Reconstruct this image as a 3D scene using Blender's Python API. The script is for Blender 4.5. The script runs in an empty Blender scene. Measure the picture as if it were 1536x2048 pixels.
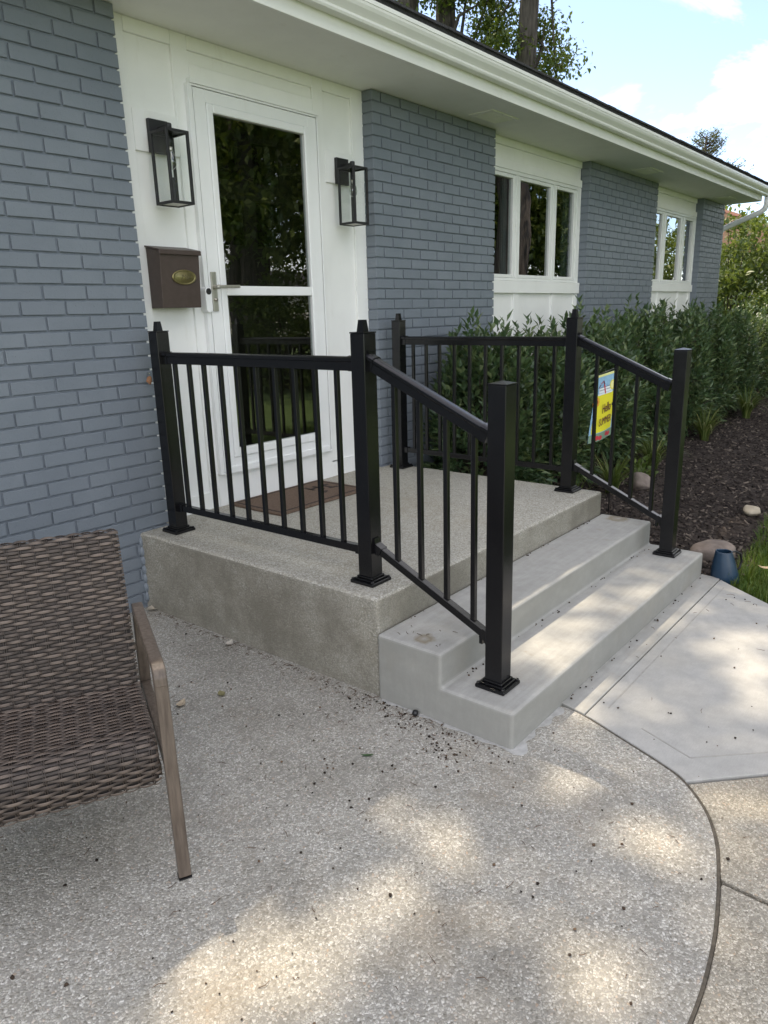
import bpy, bmesh, math, random
import numpy as np
from mathutils import Vector, Matrix
R_ = math.radians
rng = np.random.default_rng(7); random.seed(7)
scn = bpy.context.scene; COL = scn.collection

# ------------------------------------------------------------------ camera
cam_d = bpy.data.cameras.new("camera"); cam = bpy.data.objects.new("camera", cam_d); COL.objects.link(cam)
CAM = Vector((-1.97638, -3.29917, 1.48013))
def cam_axes(yaw, p, r):
    f = Vector((math.cos(p)*math.cos(yaw), math.cos(p)*math.sin(yaw), math.sin(p)))
    rt = Vector((math.sin(yaw), -math.cos(yaw), 0)); up = rt.cross(f)
    return rt*math.cos(r)+up*math.sin(r), up*math.cos(r)-rt*math.sin(r), f
_r, _u, _f = cam_axes(R_(39.7647), R_(-15.2571), R_(-1.5916))
m = Matrix((_r, _u, -_f)).transposed().to_4x4(); m.translation = CAM; cam.matrix_world = m
cam_d.sensor_fit = 'VERTICAL'; cam_d.sensor_height = 24; cam_d.lens = 24*1450.6/2048
cam_d.clip_start = .05; cam_d.clip_end = 3000
scn.camera = cam
# ------------------------------------------------------------------ light
TS = Vector((.10, .475, 1.0)).normalized()
world = bpy.data.worlds.new("World"); scn.world = world; world.use_nodes = True
nt = world.node_tree; nt.nodes.clear()
def N(t, ty, **k):
    n = t.nodes.new(ty)
    for a, v in k.items():
        if a in n.inputs.keys() if isinstance(a, str) else False: n.inputs[a].default_value = v
        else: setattr(n, a, v)
    return n
sky = nt.nodes.new("ShaderNodeTexSky"); sky.sky_type = 'NISHITA'; sky.sun_disc = False
sky.sun_elevation = math.asin(TS.z); sky.sun_rotation = math.atan2(TS.x, TS.y)
sky.air_density = .6; sky.dust_density = .7; sky.ozone_density = 2.2
tc = nt.nodes.new("ShaderNodeTexCoord")
mp = nt.nodes.new("ShaderNodeMapping"); mp.inputs['Scale'].default_value = (1.0, 1.0, 3.0); mp.inputs['Rotation'].default_value = (.25, .1, .6); mp.inputs['Location'].default_value = (6.14, 3.58, 2.46)
nz = nt.nodes.new("ShaderNodeTexNoise"); nz.inputs['Scale'].default_value = 1.5; nz.inputs['Detail'].default_value = 8; nz.inputs['Roughness'].default_value = .6; nz.inputs['Distortion'].default_value = .7
rp = nt.nodes.new("ShaderNodeValToRGB"); rp.color_ramp.elements[0].position = .425; rp.color_ramp.elements[0].color = (0, 0, 0, 1); rp.color_ramp.elements[1].position = .80; rp.color_ramp.elements[1].color = (.92, .92, .92, 1)
mx = nt.nodes.new("ShaderNodeMix"); mx.data_type = 'RGBA'; mx.inputs[7].default_value = (13.0, 13.1, 13.6, 1)
bg = nt.nodes.new("ShaderNodeBackground"); bg.inputs['Strength'].default_value = .15
wo = nt.nodes.new("ShaderNodeOutputWorld")
L = nt.links.new
L(tc.outputs['Generated'], mp.inputs[0]); L(mp.outputs[0], nz.inputs['Vector']); L(nz.outputs[0], rp.inputs[0])
L(rp.outputs[0], mx.inputs[0]); L(sky.outputs[0], mx.inputs[6]); L(mx.outputs[2], bg.inputs[0]); L(bg.outputs[0], wo.inputs[0])
sd = bpy.data.lights.new("sun", 'SUN'); sd.energy = 2.0; sd.angle = R_(.53); sd.color = (1, .93, .82)
so = bpy.data.objects.new("sun", sd); COL.objects.link(so); so.rotation_euler = TS.to_track_quat('Z', 'Y').to_euler(); so.location = (0, 0, 30)
scn.view_settings.view_transform = 'Standard'; scn.view_settings.look = 'None'; scn.view_settings.gamma = 1
scn.view_settings.use_curve_mapping = False
scn.view_settings.exposure = 1.56
scn.view_settings.use_white_balance = True; scn.view_settings.white_balance_temperature = 7600; scn.view_settings.white_balance_tint = 10
scn.cycles.use_denoising = True; scn.cycles.max_bounces = 8; scn.cycles.transparent_max_bounces = 16
scn.cycles.sample_clamp_indirect = 6; scn.cycles.caustics_reflective = False; scn.cycles.caustics_refractive = False

# ------------------------------------------------------------------ helpers
def link(o, parent=None):
    COL.objects.link(o)
    if parent is not None: o.parent = parent
    return o
def tag(o, label=None, cat=None, group=None, kind=None):
    if label: o['label'] = label
    if cat: o['category'] = cat
    if group: o['group'] = group
    if kind: o['kind'] = kind
    return o
def thing(name, label, cat, loc=(0, 0, 0), rz=0, group=None):
    o = bpy.data.objects.new(name, None); o.empty_display_size = .1; COL.objects.link(o)
    o.location = loc; o.rotation_euler = (0, 0, rz); return tag(o, label, cat, group)
class MB:
    def __init__(s): s.v = []; s.f = []
    def add(s, vs, fs):
        n = len(s.v); s.v += [tuple(p) for p in vs]; s.f += [tuple(i+n for i in q) for q in fs]; return s
    def box(s, x0, x1, y0, y1, z0, z1):
        return s.add([(x0,y0,z0),(x1,y0,z0),(x1,y1,z0),(x0,y1,z0),(x0,y0,z1),(x1,y0,z1),(x1,y1,z1),(x0,y1,z1)],
              [(0,3,2,1),(4,5,6,7),(0,1,5,4),(1,2,6,5),(2,3,7,6),(3,0,4,7)])
    def prism(s, poly, ext, axis):       # poly in the two other axes, extruded over ext along axis
        a, b = ext; n = len(poly)
        def P(p, t):
            return {'x': (t, p[0], p[1]), 'y': (p[0], t, p[1]), 'z': (p[0], p[1], t)}[axis]
        vs = [P(p, a) for p in poly]+[P(p, b) for p in poly]
        return s.add(vs, [tuple(range(n))[::-1], tuple(range(n, 2*n))]+[(i, (i+1) % n, n+(i+1) % n, n+i) for i in range(n)])
    def bar(s, p, q, w, h, up=(0, 0, 1), prof=None):   # rectangular (or profile) bar from p to q
        p = Vector(p); q = Vector(q); d = (q-p).normalized(); upv = Vector(up)
        sd_ = d.cross(upv).normalized(); u2 = sd_.cross(d).normalized()
        pr = prof or [(-w/2,-h/2),(w/2,-h/2),(w/2,h/2),(-w/2,h/2)]
        n = len(pr)
        vs = [p+sd_*a+u2*b for a, b in pr]+[q+sd_*a+u2*b for a, b in pr]
        return s.add(vs, [tuple(range(n)), tuple(range(n, 2*n))[::-1]]+[(i, n+i, n+(i+1) % n, (i+1) % n) for i in range(n)])
    def tube(s, pts, rad, n=8, cap=True):
        pts = [Vector(p) for p in pts]; k = len(pts)
        rad = rad if isinstance(rad, (list, tuple)) else [rad]*k
        vs = []; fs = []; pv = None
        for i, p in enumerate(pts):
            d = (pts[min(i+1, k-1)]-pts[max(i-1, 0)]).normalized()
            if pv is None: pv = d.orthogonal().normalized()
            a = (pv-d*pv.dot(d)).normalized(); b = d.cross(a); pv = a
            for j in range(n):
                t = 2*math.pi*j/n; vs.append(p+(a*math.cos(t)+b*math.sin(t))*rad[i])
        for i in range(k-1):
            for j in range(n): fs.append((i*n+j, i*n+(j+1) % n, (i+1)*n+(j+1) % n, (i+1)*n+j))
        if cap: fs += [tuple(range(n))[::-1], tuple(range((k-1)*n, k*n))]
        return s.add(vs, fs)
    def lathe(s, prof, n=20, loc=(0, 0, 0)):
        vs = []; fs = []; k = len(prof)
        for r, z in prof:
            for j in range(n):
                t = 2*math.pi*j/n; vs.append((loc[0]+r*math.cos(t), loc[1]+r*math.sin(t), loc[2]+z))
        for i in range(k-1):
            for j in range(n): fs.append((i*n+j, i*n+(j+1) % n, (i+1)*n+(j+1) % n, (i+1)*n+j))
        fs += [tuple(range(n))[::-1], tuple(range((k-1)*n, k*n))]
        return s.add(vs, fs)
    def mesh(s, name, mat, smooth=False, bevel=0, seg=2):
        me = bpy.data.meshes.new(name); me.from_pydata(s.v, [], s.f); me.update()
        if bevel:
            bm = bmesh.new(); bm.from_mesh(me)
            bmesh.ops.recalc_face_normals(bm, faces=bm.faces)
            bmesh.ops.bevel(bm, geom=[e for e in bm.edges if len(e.link_faces) == 2 and e.calc_face_angle(0) > .3], offset=bevel, segments=seg, profile=.5, affect='EDGES', clamp_overlap=True)
            bm.to_mesh(me); bm.free()
        else:
            bm = bmesh.new(); bm.from_mesh(me); bmesh.ops.recalc_face_normals(bm, faces=bm.faces); bm.to_mesh(me); bm.free()
        if smooth:
            me.polygons.foreach_set('use_smooth', [True]*len(me.polygons))
        if mat: me.materials.append(mat)
        return me
    def build(s, name, mat, parent=None, smooth=False, bevel=0, seg=2):
        return link(bpy.data.objects.new(name, s.mesh(name, mat, smooth, bevel, seg)), parent)
def npmesh(name, V, F, mat, parent=None, smooth=False, rnd=None):
    me = bpy.data.meshes.new(name); V = np.asarray(V, np.float32); F = np.asarray(F, np.int32)
    k = F.shape[1]
    me.vertices.add(len(V)); me.vertices.foreach_set('co', V.ravel())
    me.loops.add(F.size); me.loops.foreach_set('vertex_index', F.ravel())
    me.polygons.add(len(F)); me.polygons.foreach_set('loop_start', np.arange(0, F.size, k, dtype=np.int32))
    me.polygons.foreach_set('loop_total', np.full(len(F), k, np.int32))
    if smooth: me.polygons.foreach_set('use_smooth', np.ones(len(F), bool))
    if rnd is not None:
        at = me.attributes.new('rnd', 'FLOAT', 'POINT'); at.data.foreach_set('value', np.asarray(rnd, np.float32))
    me.update(calc_edges=True); me.validate()
    if mat: me.materials.append(mat)
    return link(bpy.data.objects.new(name, me), parent)
def copy_tree(o, parent=None):
    c = o.copy(); COL.objects.link(c)
    if parent is not None: c.parent = parent
    for ch in list(o.children): copy_tree(ch, c)
    return c

# ------------------------------------------------------------------ materials
def mat(name, base=(.5, .5, .5), rough=.6, metal=0, spec=.5):
    M = bpy.data.materials.new(name); M.use_nodes = True
    b = M.node_tree.nodes['Principled BSDF']; b.inputs['Base Color'].default_value = (*base, 1)
    b.inputs['Roughness'].default_value = rough; b.inputs['Metallic'].default_value = metal; b.inputs['Specular IOR Level'].default_value = spec
    return M, M.node_tree, b
def coord(t, kind='Object'):
    return t.nodes.new("ShaderNodeTexCoord").outputs[kind]
def worldpos(t): return t.nodes.new("ShaderNodeNewGeometry").outputs['Position']
def scalev(t, vec, s):
    n = t.nodes.new("ShaderNodeMapping"); n.inputs['Scale'].default_value = s; t.links.new(vec, n.inputs[0]); return n.outputs[0]
def noise(t, vec, sc, det=4, rough=.55):
    n = t.nodes.new("ShaderNodeTexNoise"); n.inputs['Scale'].default_value = sc; n.inputs['Detail'].default_value = det; n.inputs['Roughness'].default_value = rough
    t.links.new(vec, n.inputs['Vector']); return n.outputs[0]
def voro(t, vec, sc, out='Distance', feature='F1', rnd=1.0):
    n = t.nodes.new("ShaderNodeTexVoronoi"); n.feature = feature; n.inputs['Scale'].default_value = sc; n.inputs['Randomness'].default_value = rnd
    t.links.new(vec, n.inputs['Vector']); return n.outputs[out]
def ramp(t, fac, stops):
    n = t.nodes.new("ShaderNodeValToRGB"); cr = n.color_ramp
    while len(cr.elements) > 1: cr.elements.remove(cr.elements[-1])
    for i, (p, c) in enumerate(stops):
        e = cr.elements[0] if i == 0 else cr.elements.new(p)
        e.position = p; e.color = (*c, 1) if not isinstance(c, (int, float)) else (c, c, c, 1)
    t.links.new(fac, n.inputs[0]); return n.outputs[0]
def mixc(t, fac, a, b, mode='MIX'):
    n = t.nodes.new("ShaderNodeMix"); n.data_type = 'RGBA'; n.blend_type = mode
    for i, x in ((0, fac), (6, a), (7, b)):
        if isinstance(x, (int, float)): n.inputs[i].default_value = x
        elif isinstance(x, tuple): n.inputs[i].default_value = (*x, 1)
        else: t.links.new(x, n.inputs[i])
    return n.outputs[2]
def bump(t, b, h, st=.3, dist=.01, prev=None):
    n = t.nodes.new("ShaderNodeBump"); n.inputs['Strength'].default_value = st; n.inputs['Distance'].default_value = dist
    t.links.new(h, n.inputs['Height'])
    if prev: t.links.new(prev, n.inputs['Normal'])
    t.links.new(n.outputs[0], b.inputs['Normal']); return n.outputs[0]
def math_(t, op, a, b=None):
    n = t.nodes.new("ShaderNodeMath"); n.operation = op
    for i, x in ((0, a), (1, b)):
        if x is None: continue
        if isinstance(x, (int, float)): n.inputs[i].default_value = x
        else: t.links.new(x, n.inputs[i])
    return n.outputs[0]

def m_brick():
    M, t, b = mat("painted_brick", rough=.55, spec=.35); p = worldpos(t)
    big = noise(t, p, 3.0, 3); fine = noise(t, p, 240, 2); pit = voro(t, p, 120)
    oi = t.nodes.new("ShaderNodeObjectInfo").outputs['Random']
    c = ramp(t, big, [(.3, (.155, .182, .210)), (.7, (.188, .215, .244))])
    c = mixc(t, math_(t, 'MULTIPLY', oi, .38), c, (.140, .162, .190))
    pm = math_(t, 'MULTIPLY', ramp(t, noise(t, p, 34, 2), [(.5, 0), (.62, 1)]), ramp(t, pit, [(.08, 1), (.22, 0)]))
    c = mixc(t, math_(t, 'MULTIPLY', pm, .65), c, (.06, .068, .085))
    t.links.new(c, b.inputs['Base Color'])
    n0 = bump(t, b, noise(t, p, 55, 5, .65), .35, .006); n1 = bump(t, b, fine, .3, .002, n0); bump(t, b, pm, -.6, .004, n1); return M
def m_mortar():
    M, t, b = mat("painted_mortar", rough=.75, spec=.2); p = worldpos(t)
    t.links.new(ramp(t, noise(t, p, 40), [(.3, (.150, .176, .206)), (.7, (.190, .216, .248))]), b.inputs['Base Color'])
    bump(t, b, noise(t, p, 140, 4), .5, .004); return M
def m_white(name, c=(.82, .825, .80), grain=.12, rough=.45):
    M, t, b = mat(name, rough=rough, spec=.4); p = worldpos(t)
    d = noise(t, p, 5, 5)
    t.links.new(ramp(t, d, [(.25, tuple(x*.93 for x in c)), (.75, c)]), b.inputs['Base Color'])
    gr = ramp(t, noise(t, scalev(t, p, (6, 6, 1.2)), 3, 7, .7), [(.58, 0), (.8, .22)])
    t.links.new(mixc(t, gr, ramp(t, d, [(.25, tuple(x*.93 for x in c)), (.75, c)]), tuple(x*q for x, q in zip(c, (.62, .57, .48)))), b.inputs['Base Color'])
    bump(t, b, noise(t, scalev(t, p, (30, 30, 220)), 1, 5), grain, .004); return M
def m_black():
    M, t, b = mat("black_powder_coat", (.005, .005, .006), .22, 0, .45); p = worldpos(t)
    d = noise(t, p, 14, 5)
    t.links.new(ramp(t, d, [(.35, .20), (.7, .27)]), b.inputs['Roughness'])
    dust = ramp(t, noise(t, p, 60, 4), [(.66, 0), (.85, .22)])
    t.links.new(mixc(t, dust, (.005, .005, .006), (.03, .028, .026)), b.inputs['Base Color'])
    bump(t, b, noise(t, p, 500, 2), .06, .001); return M
STAINS = [(2.076, -1.724, 0.276, .11), (0.079, -1.775, 0.276, .085)]
def m_concrete(name, c0, c1, stain=(.22, .20, .16), agg=False, broom=None, side_shade_wear=False):
    M, t, b = mat(name, rough=.85, spec=.25); p = worldpos(t)
    big = noise(t, p, 2.3, 6, .6); mid = noise(t, p, 18, 5, .6); fine = noise(t, p, 260, 3)
    c = ramp(t, big, [(.28, c0), (.72, c1)])
    c = mixc(t, ramp(t, mid, [(.35, .38), (.65, 0)]), c, tuple(x*.7 for x in c0))
    if agg:
        vc = voro(t, p, 150, 'Color'); vd = voro(t, p, 150)
        pc = ramp(t, vc, [(0, tuple(x*.55 for x in c0)), (.45, c0), (.75, c1), (1, tuple(min(.7, x*1.5) for x in c1))])
        c = mixc(t, ramp(t, mid, [(.38, .85), (.62, .35)]), c, pc)
        c = mixc(t, ramp(t, vd, [(.45, 0), (.7, .5)]), c, tuple(x*.5 for x in c0))
        bump(t, b, math_(t, 'MULTIPLY', vd, -1.0), .55, .004)
    else:
        c = mixc(t, ramp(t, fine, [(.35, .25), (.6, 0)]), c, tuple(x*.75 for x in c0))
        pits = math_(t, 'MULTIPLY', ramp(t, voro(t, p, 90), [(.05, 1), (.12, 0)]), ramp(t, noise(t, p, 9, 2), [(.5, 0), (.6, 1)]))
        c = mixc(t, math_(t, 'MULTIPLY', pits, .6), c, tuple(x*.5 for x in c0))
        n1 = bump(t, b, fine, .18, .002)
        if broom:
            w = noise(t, scalev(t, p, broom), 1, 4, .7); c = mixc(t, ramp(t, w, [(.4, .18), (.6, 0)]), c, tuple(x*.7 for x in c0)); bump(t, b, w, .4, .003, n1)
    if side_shade_wear:
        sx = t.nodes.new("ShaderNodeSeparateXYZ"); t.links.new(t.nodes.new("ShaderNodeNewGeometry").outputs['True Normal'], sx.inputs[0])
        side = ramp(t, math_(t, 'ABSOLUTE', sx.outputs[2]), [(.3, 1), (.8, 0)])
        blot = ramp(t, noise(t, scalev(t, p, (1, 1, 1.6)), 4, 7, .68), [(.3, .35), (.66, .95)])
        c = mixc(t, math_(t, 'MULTIPLY', side, blot), c, (.27, .268, .245))  # side faces coloured darker, standing in for shade on the risers
        trow = noise(t, scalev(t, p, (3, 45, 9)), 1, 5, .65)
        c = mixc(t, ramp(t, trow, [(.42, .28), (.6, 0)]), c, tuple(x*.72 for x in c0))
        scr = math_(t, 'MULTIPLY', ramp(t, noise(t, scalev(t, p, (5, 2, 1)), 3, 8, .75), [(.60, 0), (.74, .6)]), math_(t, 'SUBTRACT', 1.0, side))
        c = mixc(t, scr, c, (.27, .23, .17))
        for ctr in STAINS:
            ds_ = t.nodes.new("ShaderNodeVectorMath"); ds_.operation = 'DISTANCE'; t.links.new(p, ds_.inputs[0]); ds_.inputs[1].default_value = ctr[:3]
            wob = math_(t, 'ADD', ds_.outputs['Value'], math_(t, 'MULTIPLY', noise(t, p, 22, 4), .07))
            c = mixc(t, ramp(t, math_(t, 'DIVIDE', wob, ctr[3]), [(.35, .25), (.72, .75), (1.0, 0)]), c, (.20, .155, .09))
    st = ramp(t, noise(t, p, 1.1, 6, .65), [(.56, 0), (.75, .55)])
    c = mixc(t, st, c, stain)
    if agg:   # the landing's side faces are dirtier and greener than the trowelled top
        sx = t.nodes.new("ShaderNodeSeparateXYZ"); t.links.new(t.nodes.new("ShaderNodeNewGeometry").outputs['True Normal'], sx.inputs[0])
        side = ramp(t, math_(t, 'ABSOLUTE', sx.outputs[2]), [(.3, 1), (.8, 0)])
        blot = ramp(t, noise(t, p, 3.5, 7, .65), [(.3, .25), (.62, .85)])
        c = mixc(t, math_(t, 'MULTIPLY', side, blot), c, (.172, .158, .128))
    t.links.new(c, b.inputs['Base Color']); return M
def m_aggregate(name, tint=(1, 1, 1), sc=150):
    M, t, b = mat(name, rough=.8, spec=.3); p = worldpos(t)
    warp = t.nodes.new("ShaderNodeVectorMath"); warp.operation = 'ADD'
    nn = t.nodes.new("ShaderNodeTexNoise"); nn.inputs['Scale'].default_value = 60; t.links.new(p, nn.inputs['Vector'])
    sub = t.nodes.new("ShaderNodeVectorMath"); sub.operation = 'MULTIPLY_ADD'; sub.inputs[1].default_value = (.012,)*3; sub.inputs[2].default_value = (-.006,)*3
    t.links.new(nn.outputs['Color'], sub.inputs[0]); t.links.new(p, warp.inputs[0]); t.links.new(sub.outputs[0], warp.inputs[1])
    q = warp.outputs[0]
    col = voro(t, q, sc, 'Color'); ds = voro(t, q, sc); ed = voro(t, q, sc, 'Distance', 'DISTANCE_TO_EDGE')
    sep = t.nodes.new("ShaderNodeSeparateColor"); t.links.new(col, sep.inputs[0])
    T = lambda c: tuple(a*b_ for a, b_ in zip(c, tint))
    peb = ramp(t, sep.outputs[0], [(0, T((.24, .225, .19))), (.25, T((.38, .36, .315))), (.5, T((.47, .45, .40))), (.75, T((.53, .51, .46))), (.93, T((.68, .66, .61))), (1, T((.44, .35, .27)))])
    paste = ramp(t, noise(t, p, 420, 3), [(.3, T((.24, .228, .20))), (.7, T((.36, .345, .315)))])
    msk = math_(t, 'MULTIPLY', ramp(t, ed, [(.03, 0), (.12, 1)]), ramp(t, sep.outputs[1], [(.12, 0), (.2, 1)]))
    c = mixc(t, msk, paste, peb)
    wear = ramp(t, noise(t, p, 1.6, 7, .65), [(.3, (.72, .71, .69)), (.55, (1, 1, 1)), (.8, (1.12, 1.1, 1.05))])
    c = mixc(t, 1.0, c, wear, 'MULTIPLY')
    stn = ramp(t, noise(t, p, 2.6, 6, .62), [(.54, 0), (.76, .6)])
    c = mixc(t, stn, c, T((.26, .215, .16)))
    grime = ramp(t, noise(t, p, 11, 6, .7), [(.5, 0), (.72, .4)])
    c = mixc(t, grime, c, T((.24, .225, .19)))
    spk = math_(t, 'MULTIPLY', ramp(t, voro(t, p, 70), [(.06, 1), (.14, 0)]), ramp(t, noise(t, p, 6, 3), [(.5, 0), (.58, .8)]))
    c = mixc(t, spk, c, T((.06, .05, .04)))
    t.links.new(c, b.inputs['Base Color'])
    hh = math_(t, 'MULTIPLY', ramp(t, ds, [(0, 1), (.75, 0)]), ramp(t, sep.outputs[1], [(.12, .1), (.2, 1)]))
    n1 = bump(t, b, hh, .65, .005); bump(t, b, noise(t, p, 500, 2), .15, .001, n1); return M
def m_leaf(name, c0, c1, c2, trans=.25, rough=.38, spec=.5):
    M, t, b = mat(name, rough=rough, spec=spec)
    a = t.nodes.new("ShaderNodeAttribute"); a.attribute_name = 'rnd'
    c = ramp(t, a.outputs['Fac'], [(0, c0), (.6, c1), (1, c2)])
    t.links.new(c, b.inputs['Base Color'])
    tr = t.nodes.new("ShaderNodeBsdfTranslucent"); t.links.new(mixc(t, .5, c, (.25, .32, .04)), tr.inputs[0])
    ms = t.nodes.new("ShaderNodeMixShader"); ms.inputs[0].default_value = trans
    t.links.new(b.outputs[0], ms.inputs[1]); t.links.new(tr.outputs[0], ms.inputs[2])
    t.links.new(ms.outputs[0], t.nodes['Material Output'].inputs[0]); return M
def m_glass(name, tint=(.9, .95, .93), boost=1.6):
    M = bpy.data.materials.new(name); M.use_nodes = True; t = M.node_tree; t.nodes.clear()
    o = t.nodes.new("ShaderNodeOutputMaterial"); f = t.nodes.new("ShaderNodeFresnel"); f.inputs[0].default_value = 1.5
    g = t.nodes.new("ShaderNodeBsdfGlossy"); g.inputs['Roughness'].default_value = 0.0; tr = t.nodes.new("ShaderNodeBsdfTransparent"); tr.inputs[0].default_value = (*tint, 1)
    nb = t.nodes.new("ShaderNodeBump"); nb.inputs['Strength'].default_value = .02; nb.inputs['Distance'].default_value = .02
    t.links.new(noise(t, worldpos(t), 3.0, 2), nb.inputs['Height']); t.links.new(nb.outputs[0], g.inputs['Normal'])
    x = t.nodes.new("ShaderNodeMixShader"); gm = t.nodes.new('ShaderNodeNewGeometry'); t.links.new(math_(t, 'MULTIPLY', math_(t, 'MULTIPLY', f.outputs[0], boost), math_(t, 'SUBTRACT', 1.0, gm.outputs['Backfacing'])), x.inputs[0])
    t.links.new(tr.outputs[0], x.inputs[1]); t.links.new(g.outputs[0], x.inputs[2]); t.links.new(x.outputs[0], o.inputs[0]); return M
def m_noise(name, c0, c1, sc=8, rough=.7, bs=.3, stretch=(1, 1, 1), spec=.3, metal=0, bd=.01):
    M, t, b = mat(name, rough=rough, spec=spec, metal=metal); p = scalev(t, coord(t), stretch)
    n = noise(t, p, sc, 6, .6); t.links.new(ramp(t, n, [(.3, c0), (.7, c1)]), b.inputs['Base Color'])
    if bs: bump(t, b, n, bs, bd)
    return M
M_BRICK = m_brick(); M_MORTAR = m_mortar()
M_WHITE = m_white("white_trim_paint"); M_SOFFIT = m_white("soffit_paint", (.82, .82, .79), .05, .6)
M_DOOR = m_white("white_door_enamel", (.80, .81, .80), .02, .3); M_VINYL = m_white("white_vinyl", (.80, .81, .79), .01, .35)
M_GUTTER = m_white("white_gutter_enamel", (.76, .77, .74), .01, .28)
M_BLACK = m_black(); M_LAMP = mat("matte_black_lamp", (.010, .010, .011), .5)[0]
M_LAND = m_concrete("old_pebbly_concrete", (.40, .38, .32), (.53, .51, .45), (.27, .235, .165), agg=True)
M_STEP = m_concrete("new_grey_concrete", (.36, .355, .33), (.47, .465, .44), (.29, .26, .21), side_shade_wear=True)
M_SLAB = m_concrete("broomed_concrete", (.41, .405, .38), (.50, .49, .465), (.37, .35, .30), broom=(26, 260, 1))
M_PATIO = m_aggregate("pebble_patio"); M_PATH = m_aggregate("tan_pebble_path", (1.03, .985, .91), 170)
M_MORT2 = m_noise("pale_cement_smear", (.36, .355, .34), (.50, .495, .48), 30, .9, .4)
M_JOINT = m_noise("joint_dirt", (.06, .052, .04), (.14, .12, .095), 60, .95, .5)
M_GLASS = m_glass("window_glass", (.62, .68, .66), 4.0); M_LGLASS = m_glass("lamp_glass", (.985, .992, .988), .8)
M_DARK = mat("dark_interior", (.035, .034, .033), .8)[0]; M_INDOOR = m_noise("dark_inner_door", (.030, .020, .014), (.045, .03, .02), 4, .45, .1, (1, 1, .1))
M_CURT = m_noise("curtain_cloth", (.22, .24, .26), (.34, .36, .38), 12, .9, .2, (6, 1, .2))
M_BRONZE = m_noise("brown_painted_steel", (.052, .036, .030), (.066, .047, .040), 30, .45, .05, (1, 1, 1), .4)
M_BRASS = m_noise("aged_brass", (.20, .17, .08), (.30, .25, .12), 20, .36, .05, (1, 1, 1), .5, .85)
M_NICKEL = m_noise("brushed_nickel", (.42, .40, .35), (.52, .50, .44), 60, .38, .03, (1, 1, .1), .5, .9)
M_RUBBERB = mat("black_plastic", (.012, .012, .013), .3)[0]
M_FRAME = m_noise("wood_look_metal", (.075, .056, .043), (.155, .122, .096), 3, .42, .12, (30, 30, 2), .45)
M_SHING = m_noise("charcoal_shingle", (.025, .025, .027), (.06, .06, .063), 90, .9, .6)
M_MAT = m_noise("brown_coir_mat", (.10, .066, .047), (.20, .138, .10), 120, .95, .8)
M_MATD = m_noise("worn_dark_print", (.02, .018, .017), (.07, .05, .04), 70, .95, .6)
M_BARK = m_noise("tree_bark", (.026, .023, .021), (.15, .13, .115), 3.2, .9, 1.0, (3.2, 3.2, .45), .2, 0, .08)
M_MULCH = m_noise("dark_mulch_soil", (.022, .0175, .015), (.075, .06, .052), 28, .95, 1.0, (1, 1, 1), .15, 0, .04)
M_LAWN = m_noise("lawn_soil", (.06, .105, .028), (.11, .165, .05), 4, .95, .5)
M_ROCK = m_noise("field_stone", (.13, .105, .09), (.27, .22, .19), 9, .85, .5, (1, 1, 1), .25, 0, .03)
M_ROCKL = m_noise("pale_stone", (.34, .29, .22), (.5, .44, .34), 9, .85, .5)
M_CAN = m_noise("navy_plastic", (.010, .032, .062), (.014, .042, .078), 6, .32, .02, (1, 1, 1), .5)
M_TERRA = m_noise("red_roof_shingle", (.42, .22, .155), (.56, .32, .24), 30, .9, .5)
M_SIDING = m_white("pale_siding", (.62, .60, .55)); M_STREET = m_noise("asphalt", (.04, .04, .042), (.065, .065, .066), 60, .9, .4)

# ================================================================== SETTING: ground
def struct(o): o['kind'] = 'structure'; return o
struct(MB().add([(-400, -400, -.06), (400, -400, -.06), (400, 400, -.06), (-400, 400, -.06)], [(0, 1, 2, 3)]).build('ground', M_LAWN))
CURVE = [(.36, -2.2), (.373, -2.237), (.356, -2.31), (.297, -2.464), (.226, -2.641), (.178, -2.728), (.076, -2.823), (-.045, -2.888), (-.176, -2.93), (-.289, -2.959), (-.402, -2.982), (-.541, -2.999), (-.649, -3.004)]
def smooth_curve(P, k=6):
    out = []
    for i in range(len(P)-1):
        p0, p1, p2, p3 = (np.array(P[max(0, min(len(P)-1, j))]) for j in (i-1, i, i+1, i+2))
        for s in range(k):
            t = s/k; out.append(tuple(.5*((2*p1)+(-p0+p2)*t+(2*p0-5*p1+4*p2-p3)*t*t+(-p0+3*p1-3*p2+p3)*t**3)))
    return out+[P[-1]]
CV = smooth_curve(CURVE[1:])
CV2 = CV+[(-.9, -3.0), (-1.2, -2.985), (-1.5, -3.1), (-2.0, -3.4), (-3.0, -4.2), (-5, -5.2)]
MB().prism([(.37, -2.0)]+CV2+[(-7, -5.4), (-7, .15), (.37, .15)], (-.12, 0), 'z').build('patio', M_PATIO)['kind'] = 'structure'
jm = MB()
for a, b in zip(CV2[:-1], CV2[1:]):
    jm.bar((a[0]+.004, a[1]-.004, -.004), (b[0]+.004, b[1]-.004, -.004), .008, .006)
tag(jm.build('joint_filler', M_JOINT), kind='structure')
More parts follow.
